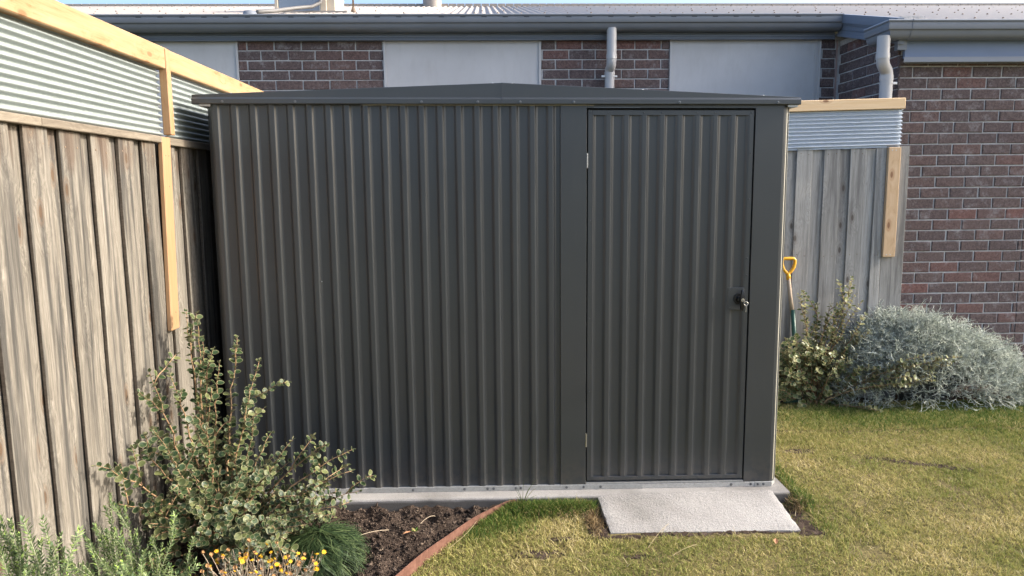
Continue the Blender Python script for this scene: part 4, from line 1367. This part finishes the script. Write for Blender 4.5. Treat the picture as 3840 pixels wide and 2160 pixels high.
def shrub(root, base, tips, rg, leaf_len, mat, n_fill, fill_fn, spacing=0.024, single=200, sub=2):
    stems = MB(); leaves = []      # (priority, pos, 3x3, size)

    def branch(p0, p1, bow, r0, leafy_from, prio, dens=1.0):
        p0, p1 = Vector(p0), Vector(p1)
        mid = (p0 + p1) / 2 + Vector(bow)
        L = (p1 - p0).length
        n = max(4, int(L / 0.05))
        pts = []
        for i in range(n + 1):
            t = i / n
            q = (1 - t) ** 2 * p0 + 2 * t * (1 - t) * mid + t * t * p1
            if 0 < i < n: q += Vector((rg.gauss(0, .004), rg.gauss(0, .004), rg.gauss(0, .004)))
            pts.append(q)
        stems.tube(pts, [max(0.0011, r0 * (1 - i / n) + 0.0011) for i in range(n + 1)], 5)
        # opposite pairs of leaves, each pair turned a quarter
        s = leafy_from * L; k = 0
        while s < L:
            t = s / L; f = t * n; i = min(int(f), n - 1)
            q = pts[i].lerp(pts[i + 1], f - i); d = (pts[i + 1] - pts[i]).normalized()
            a = d.orthogonal().normalized(); b = d.cross(a)
            ph = k * PI / 2 + rg.uniform(-.4, .4)
            size = leaf_len * rg.uniform(0.6, 1.12) * (0.62 if t > 0.94 else 1.0)
            for sg in (0, PI):
                if rg.random() > dens: continue
                out = a * math.cos(ph + sg) + b * math.sin(ph + sg)
                dirv = (out + d * rg.uniform(0.1, 0.9) + Vector((rg.gauss(0, .15), rg.gauss(0, .15), rg.gauss(0, .15))))
                upv = (d * 0.7 + Vector((0.35, -0.55, 0.6)) - out * 0.3)
                leaves.append((prio + t, q, frame(dirv, upv), size))
            k += 1; s += spacing * rg.uniform(.75, 1.25)
        # bud at the tip
        d = (pts[-1] - pts[-2]).normalized()
        for q in range(2):
            leaves.append((prio + 1.2, pts[-1], frame(d + Vector((rg.gauss(0, .5), rg.gauss(0, .5), rg.gauss(0, .3))), Vector((0, 0, 1))), leaf_len * .55))
        return pts

    for tp in tips:
        bs = Vector(base) + Vector((rg.uniform(-.05, .05), rg.uniform(-.05, .05), 0))
        tv = Vector(tp); span = (tv - bs)
        pts = branch(bs, tp, (span.x * -.12, span.y * -.12, 0.10 * span.length * (1 if span.z < 0.5 else .3)), 0.0075, 0.32, 10)
        for k in range(sub + (1 if span.length > .6 else 0)):
            i = rg.randrange(len(pts) // 3, len(pts) - 1)
            q = pts[i]; d = (pts[-1] - pts[i])
            e = q + d.normalized() * rg.uniform(.06, .15) + Vector((rg.gauss(0, .06), rg.gauss(0, .05), rg.gauss(.02, .05)))
            branch(q, e, (0, 0, .02), 0.002, 0.2, 5)
    for k in range(n_fill):
        e = Vector(fill_fn(rg)); bs = Vector(base) + Vector((rg.uniform(-.08, .08), rg.uniform(-.08, .08), 0))
        q = bs.lerp(e, rg.uniform(.35, .7)) + Vector((0, 0, .04))
        branch(q, e, (rg.gauss(0, .03), rg.gauss(0, .03), .04), 0.0022, 0.15, 2, .95)
    stems.build('stem', M['twig'], root, smooth=True)
    leaves.sort(key=lambda l: -l[0])
    me1 = np_mesh('leaf', LV, LFc, mat, LUV, True)
    lim = XF + 0.012
    kept = []
    for l in leaves:
        if base[0] < 1 and l[1].x < lim - 0.002: continue
        kept.append(l)
    for (pr, q, R3, sz) in kept[:single]:
        mw = Matrix.Translation(q) @ (R3 * sz).to_4x4(); mw[3][3] = 1.0
        link('leaf', me1, root, None, None, mw)
    rest = kept[single:]
    n = len(rest)
    R = np.array([[list(r) for r in l[2]] for l in rest]); S = np.array([l[3] for l in rest]); Q = np.array([list(l[1]) for l in rest])
    V = np.einsum('nij,vj->nvi', R, LV) * S[:, None, None] + Q[:, None, :]
    F = (LFc[None] + (np.arange(n) * len(LV))[:, None, None]).reshape(-1, 3)
    o = link('foliage', np_mesh('foliage', V.reshape(-1, 3), F, mat, np.tile(LUV, (n, 1)), True), root)
    o['kind'] = 'stuff'
    return len(kept)


TIPS = [(-0.07, -0.33, 1.06), (0.001, -0.38, 1.015), (0.044, -0.45, 0.935), (0.169, -0.35, 0.936), (0.284, -0.4, 0.831), (0.253, -0.5, 0.618), (-0.106, -0.68, 0.852), (-0.05, -0.6, 0.817), (-0.13, -1.12, 0.60), (-0.123, -0.8, 0.569), (0.132, -0.5, 0.844), (0.335, -0.45, 0.491), (0.303, -0.6, 0.566), (0.448, -0.5, 0.473), (0.579, -0.4, 0.41), (0.691, -0.33, 0.357), (0.696, -0.38, 0.266), (0.733, -0.42, 0.177), (0.565, -0.5, 0.249), (0.699, -0.5, 0.158), (0.625, -0.55, 0.125), (0.41, -0.6, 0.087), (0.152, -0.75, 0.628), (0.072, -0.9, 0.512), (-0.12, -1.0, 0.393), (-0.007, -0.85, 0.588), (0.457, -0.62, 0.038), (0.3, -0.85, 0.183), (-0.033, -0.95, 0.284), (0.15, -0.95, 0.194)]
s1 = thing('shrub', 'sprawling dark green round-leaved shrub growing against the sunlit left fence', 'shrub', (0.10, -0.52, -0.07))


def fill_left(rg):
    while True:
        x = rg.uniform(-0.14, 0.62); y = rg.uniform(-0.95, -0.30); z = rg.uniform(0.0, 0.52)
        zt = 0.54 - 0.55 * max(0, x - 0.12) - 0.25 * abs(y + 0.55)
        if z < zt: return (x, y, z)


shrub(s1, (0.10, -0.55, -0.07), TIPS, random.Random(21), 0.035, M['correa'], 150, fill_left, 0.025, 270)

CR = [(4.122, 1.5, 0.817), (4.10, 1.5, 0.88), (4.172, 1.5, 0.758), (4.209, 1.5, 0.66), (3.838, 1.5, 0.744), (3.939, 1.5, 0.742), (3.982, 1.5, 0.664), (3.78, 1.62, 0.814), (3.907, 1.5, 0.603), (4.247, 1.5, 0.534), (3.584, 1.4, 0.491), (3.8, 1.5, 0.562), (3.685, 1.5, 0.497), (3.639, 1.45, 0.482), (3.58, 1.4, 0.389), (4.013, 1.4, 0.365), (4.174, 1.35, 0.299), (3.914, 1.45, 0.454), (3.768, 1.42, 0.393), (3.706, 1.40, 0.013), (3.611, 1.4, 0.222), (4.766, 1.22, 0.393), (4.596, 1.24, 0.419), (4.731, 1.24, 0.347), (4.586, 1.22, 0.219), (4.295, 1.24, 0.201), (4.478, 1.22, 0.344), (4.207, 1.22, 0.001), (4.548, 1.22, 0.212), (4.35, 1.24, 0.24), (4.68, 1.22, 0.33)]
s2 = thing('shrub', 'pale round-leaved shrub between the spade and the silver bush', 'shrub', (3.85, 1.55, -0.07))


def fill_right(rg):
    while True:
        x = rg.uniform(3.42, 4.2); y = rg.uniform(1.38, 1.70); z = rg.uniform(0.0, 0.45)
        if z < 0.47 - 0.25 * abs(x - 3.75): return (x, y, z)


shrub(s2, (3.85, 1.55, -0.07), CR, random.Random(5), 0.040, M['correa_r'], 170, fill_right, 0.026, 60, 1)

# ------------------------------------------------------------------ silver cushion bush
sb = thing('silver_bush', 'silvery grey wiry cushion bush in front of the brick wall', 'bush', (4.75, 1.6, -0.07))
OUT = [(3.96, 0.133), (4.061, 0.366), (4.242, 0.571), (4.435, 0.687), (4.695, 0.743), (4.92, 0.616), (5.128, 0.532), (5.297, 0.449), (5.47, 0.324), (5.56, 0.144), (5.60, -0.03)]
ox = np.array([p[0] for p in OUT]); oz = np.array([p[1] for p in OUT])
r2 = random.Random(8)
g3 = np.random.default_rng(44)


def twig_template(rg):
    """a small branching spray, returned as triangles"""
    mb = MB()

    def grow(p, d, l, r, lev):
        n = 3
        pts = [p]
        for i in range(n):
            d = (d + Vector((rg.gauss(0, .28), rg.gauss(0, .28), rg.gauss(.03, .28)))).normalized()
            pts.append(pts[-1] + d * (l / n))
            if lev < 2 and rg.random() < (0.9 if lev == 0 else .75):
                grow(pts[-1], (d + Vector((rg.gauss(0, .75), rg.gauss(0, .75), rg.gauss(0, .75)))).normalized(), l * rg.uniform(.45, .7), r * .8, lev + 1)
        mb.tube(pts, [r, r * .95, r * .85, r * .55], 3, False)
    grow(Vector((0, 0, 0)), Vector((0, 0, 1)), 0.09, 0.0022, 0)
    V = np.array(mb.v); F = np.array([q for f in mb.f for q in ((f[0], f[1], f[2]), (f[0], f[2], f[3]))])
    return V, F


tmpl = [twig_template(r2) for _ in range(14)]
parts_V = [[] for _ in tmpl]; Vall = []; Fall = []; nb = 0
NT_ = 4300
for k in range(NT_):
    x = r2.uniform(3.98, 5.60)
    ztop = float(np.interp(x, ox, oz)); zb = -0.05
    th = math.acos(1 - 2 * r2.random()) if r2.random() < .75 else r2.uniform(0, PI * .55)
    # front quarter gets most of it
    dep = 0.36 * math.sqrt(max(0.06, 1 - ((x - 4.78) / 0.85) ** 2))
    rad = 1.0 - abs(r2.gauss(0, 0.16))
    lump = 1 + 0.07 * math.sin(x * 9.0) * math.sin(th * 5 + x * 4)
    y = 1.62 - dep * math.cos(th) * rad * lump
    z = zb + (ztop - zb - 0.075) * (math.sin(th) ** 0.75) * rad * lump
    if y > 1.98: continue
    nrm = Vector((0.7 * (x - 4.78) / 0.8, -math.cos(th) * .8, math.sin(th) * 0.7 + .28)).normalized()
    d = (nrm + Vector((r2.gauss(0, .35), r2.gauss(0, .35), r2.gauss(0, .3)))).normalized()
    if z < 0.12: d.z -= 0.35; d.normalize()
    R3 = frame(d, Vector((r2.gauss(0, 1), r2.gauss(0, 1), r2.gauss(0, 1)))); 
    R = np.array([[R3[i][1] for i in range(3)], [R3[i][2] for i in range(3)], [R3[i][0] for i in range(3)]]).T
    V, F = tmpl[r2.randrange(len(tmpl))]
    s = r2.uniform(.75, 1.25)
    P3 = Vector((x, y, z)) - d * 0.035
    Vall.append(V @ R.T * s + np.array(P3)); Fall.append(F + nb); nb += len(V)
o = link('foliage', np_mesh('foliage', np.concatenate(Vall), np.concatenate(Fall), M['silver']), sb)
o['kind'] = 'stuff'
mb = MB()
for k in range(130):
    x = r2.uniform(4.05, 5.5); zt = float(np.interp(x, ox, oz)) * r2.uniform(.5, .88); yy = r2.uniform(1.36, 1.9)
    mb.tube(arc((4.78 + r2.uniform(-.15, .15), 1.62 + r2.uniform(-.1, .1), -0.07), ((4.78 + x) / 2, 1.62, zt * .7), (x, yy, zt), 5), [.006, .005, .004, .0035, .003, .002], 4)
mb.build('stem', M['silver_in'], sb)

# ------------------------------------------------------------------ rosemary-like plants in the front corner
def needle_plant(root, base, tips, rg, nlen=0.023, extra=3):
    st = MB(); Vs = []; Fs = []; n0 = 0

    def stem(p0, p1, bow, r0, from_):
        nonlocal n0
        p0, p1 = Vector(p0), Vector(p1); mid = (p0 + p1) / 2 + Vector(bow); L = (p1 - p0).length
        n = max(4, int(L / .05)); pts = []
        for i in range(n + 1):
            t = i / n; pts.append((1 - t) ** 2 * p0 + 2 * t * (1 - t) * mid + t * t * p1)
        st.tube(pts, [r0 * (1 - .7 * i / n) for i in range(n + 1)], 5)
        s = from_ * L
        while s < L + 0.004:
            t = min(s / L, 1); f = t * n; i = min(int(f), n - 1)
            q = pts[i].lerp(pts[i + 1], min(1, f - i)); d = (pts[i + 1] - pts[i]).normalized(); a = d.orthogonal().normalized(); b = d.cross(a)
            ph = rg.uniform(0, PI); tip = t > .93
            for w in range(4 if not tip else 5):
                ang = ph + w * PI / 2
                out = a * math.cos(ang) + b * math.sin(ang)
                dr = (out + d * (rg.uniform(.35, .9) if not tip else 1.5)).normalized(); sd = dr.cross(d).normalized()
                l = nlen * rg.uniform(.7, 1.15) * (.8 if tip else 1); wd = 0.0033
                v = [q - sd * wd * .4, q + sd * wd * .4, q + dr * l * .55 + sd * wd, q + dr * l * .55 - sd * wd, q + dr * l]
                Vs.extend([tuple(c) for c in v]); Fs.extend([(n0, n0 + 1, n0 + 2), (n0, n0 + 2, n0 + 3), (n0 + 3, n0 + 2, n0 + 4)]); n0 += 5
            s += 0.0105 * rg.uniform(.8, 1.2)
        return pts
    for tp in tips:
        b0 = Vector(base) + Vector((rg.uniform(-.06, .06), rg.uniform(-.06, .06), 0)); tv = Vector(tp)
        pts = stem(b0, tv, ((b0.x - tv.x) * -.1, 0, .03), 0.0032, .25)
        for k in range(extra):
            i = rg.randrange(len(pts) // 4, len(pts) - 1); q = pts[i]
            e = q + (pts[-1] - q).normalized() * rg.uniform(.06, .14) + Vector((rg.gauss(0, .045), rg.gauss(0, .045), rg.gauss(.03, .03)))
            e.x = max(e.x, XF + 0.02)
            stem(q, e, (0, 0, .01), .0018, .15)
    st.build('stem', M['rosestem'], root, smooth=True)
    o = link('foliage', np_mesh('foliage', np.array(Vs), np.array(Fs), M['rosemary']), root); o['kind'] = 'stuff'


r4 = random.Random(31)
n1 = thing('needle_bush', 'pale green needle-leaved bush between the fence and the yellow flowers', 'bush', (0.0, -1.2, -0.07))
T1 = [(-0.124, -1.05, 0.451), (-0.072, -1.05, 0.397), (-0.140, -1.15, 0.36), (-0.140, -1.22, 0.36), (0.118, -1.05, 0.294), (0.186, -1.05, 0.169), (0.061, -1.05, 0.238), (-0.034, -1.05, 0.298), (-0.14, -1.36, 0.34), (-0.12, -1.36, 0.33), (-0.09, -1.1, 0.33), (-0.02, -1.15, 0.27), (0.05, -1.2, 0.25), (0.12, -1.15, 0.2), (-0.06, -1.25, 0.28), (0.16, -1.2, 0.2), (-0.10, -1.3, 0.25), (0.02, -1.3, 0.28), (-0.13, -1.1, 0.30), (0.22, -1.12, 0.12)]
needle_plant(n1, (0.0, -1.15, -0.07), T1, r4, 0.023, 2)
n2 = thing('needle_bush', 'pale green needle-leaved bush in the bottom corner beside the fence palings', 'bush', (0.0, -1.75, -0.07))
T2 = [(1.364 - .793 * (1.364 - x), -1.75, 1.638 - .793 * (1.638 - z)) for x, z in ((-0.455, .429), (-.424, .42), (-.356, .345), (-.322, .329), (-.239, .3), (-.281, .308), (-.398, .358))] + [(-0.05, -1.7, 0.56), (0.0, -1.72, 0.55), (0.04, -1.7, 0.52), (-0.1, -1.68, 0.55), (0.06, -1.68, 0.50), (-0.06, -1.8, 0.62), (0.02, -1.65, 0.5), (-.03, -1.66, .53)]
needle_plant(n2, (0.0, -1.75, -0.07), T2[:13], r4, 0.023, 2)

# ------------------------------------------------------------------ dark green mound
md = thing('grassy_mound', 'round dark green mound of drooping fine strands beside the soil', 'plant', (0.592, -0.665, -0.08))
n = 4800
L = 7
MC = (0.592, -0.665); MR = 0.185; MH = 0.150
a = g3.uniform(0, 2 * PI, n)
t0 = g3.uniform(0.0, 0.62, n)[:, None]; ln = g3.uniform(.30, .55, n)[:, None]
t = np.linspace(0, 1, L)[None, :]
m = np.clip(t0 + ln * t, 0, 1.06)                      # 0 = crown, 1 = foot
ang = m * PI / 2
lift = (1.0 + g3.normal(-.05, .10, n)[:, None] + 0.22 * t * t * g3.uniform(0, 1, n)[:, None])
rr = MR * np.sin(np.clip(ang, 0, PI / 2)) ** 0.85 * lift
pz = -0.075 + MH * np.clip(np.cos(ang), -.1, 1) ** 1.0 * lift if False else -0.075 + MH * np.where(np.cos(ang) > 0, np.abs(np.cos(ang)) ** 0.8, 0) * lift
aa = a[:, None] + 0.22 * np.sin(t * 4 + a[:, None] * 13) * (1 - 0.5 * m)
px = MC[0] + np.cos(aa) * rr; py = MC[1] + np.sin(aa) * rr
Vb = np.zeros((n, L, 2, 3))
wx = (-np.sin(a) + g3.normal(0, .5, n))[:, None] * 0.0015 * (1.1 - .6 * t); wy = (np.cos(a) + g3.normal(0, .5, n))[:, None] * 0.0015 * (1.1 - .6 * t)
Vb[:, :, 0] = np.stack([px - wx, py - wy, pz], 2); Vb[:, :, 1] = np.stack([px + wx, py + wy, pz + 0.0006], 2)
q = np.arange(L - 1)
quad = np.stack([2 * q, 2 * q + 1, 2 * q + 3, 2 * q + 2], 1)
F = (quad[None] + (np.arange(n) * 2 * L)[:, None, None]).reshape(-1, 4)
o = link('strands', np_mesh('strands', Vb.reshape(-1, 3), F, M['mound']), md); o['kind'] = 'stuff'
mb = MB(); mb.tube([(0.592, -0.665, -0.09), (0.592, -0.665, 0.0), (0.592, -0.665, 0.05)], [.012, .009, .004], 6); mb.build('stem', M['twig'], md)

# ------------------------------------------------------------------ dry yellow daisies
dy = thing('daisy_clump', 'dry daisy clump with yellow and brown flower heads at the bottom edge', 'flowers', (0.42, -1.0, -0.07))
rd = random.Random(12)
st = MB(); heads = []; lf_m = MB()
for k in range(150):
    x = rd.uniform(0.20, 0.66); y = rd.uniform(-1.12, -0.86)
    top = 0.125 - 0.16 * max(0, x - 0.42) + rd.uniform(-.06, .03)
    p0 = Vector((0.42 + (x - 0.42) * .6, y * .9 - .1, -0.07)); p1 = Vector((x, y, top))
    pts = arc(p0, (p0 + p1) / 2 + Vector((rd.gauss(0, .025), rd.gauss(0, .02), .02)), p1, 5)
    st.tube(pts, [.0022, .002, .0018, .0016, .0014, .0012], 4)
    if rd.random() < .6: heads.append(Vector(pts[-1]))
    for q in range(7):
        i = rd.randrange(1, 5); b = Vector(pts[i])
        leaf_blade(lf_m, b, (rd.gauss(0, 1), rd.gauss(0, 1), rd.uniform(0, 1)), rd.uniform(.012, .026), .004)
for k in range(9):   # taller spent stalks
    x = rd.uniform(0.24, 0.62); p0 = Vector((x, -0.98, -0.05)); p1 = Vector((x + rd.gauss(0, .03), -0.92, rd.uniform(.10, .20) - 0.15 * max(0, x - .35)))
    st.tube(arc(p0, (p0 + p1) / 2 + Vector((rd.gauss(0, .02), 0, .01)), p1, 5), .0016, 4)
    heads.append(p1)
st.build('stem', M['deadwood'], dy)
o = lf_m.build('foliage', M['daisyleaf'], dy); o['kind'] = 'stuff'
for i, p in enumerate(heads):
    mb = MB()
    yellow = rd.random() < .58
    r = rd.uniform(.007, .0125)
    up = Vector((rd.gauss(.2, .5), rd.gauss(-.3, .5), 1)).normalized()
    a_ = up.orthogonal().normalized(); b_ = up.cross(a_)
    mb.dome(p, r * .6, r * .5, up, 7)
    for k in range(9):
        t = 2 * PI * k / 9
        leaf_blade(mb, p, a_ * math.cos(t) + b_ * math.sin(t) + up * (.35 if yellow else .9), r * 1.1, r * .5, up)
    mb.build('flower', M['petal'] if yellow else M['brownflower'], dy)
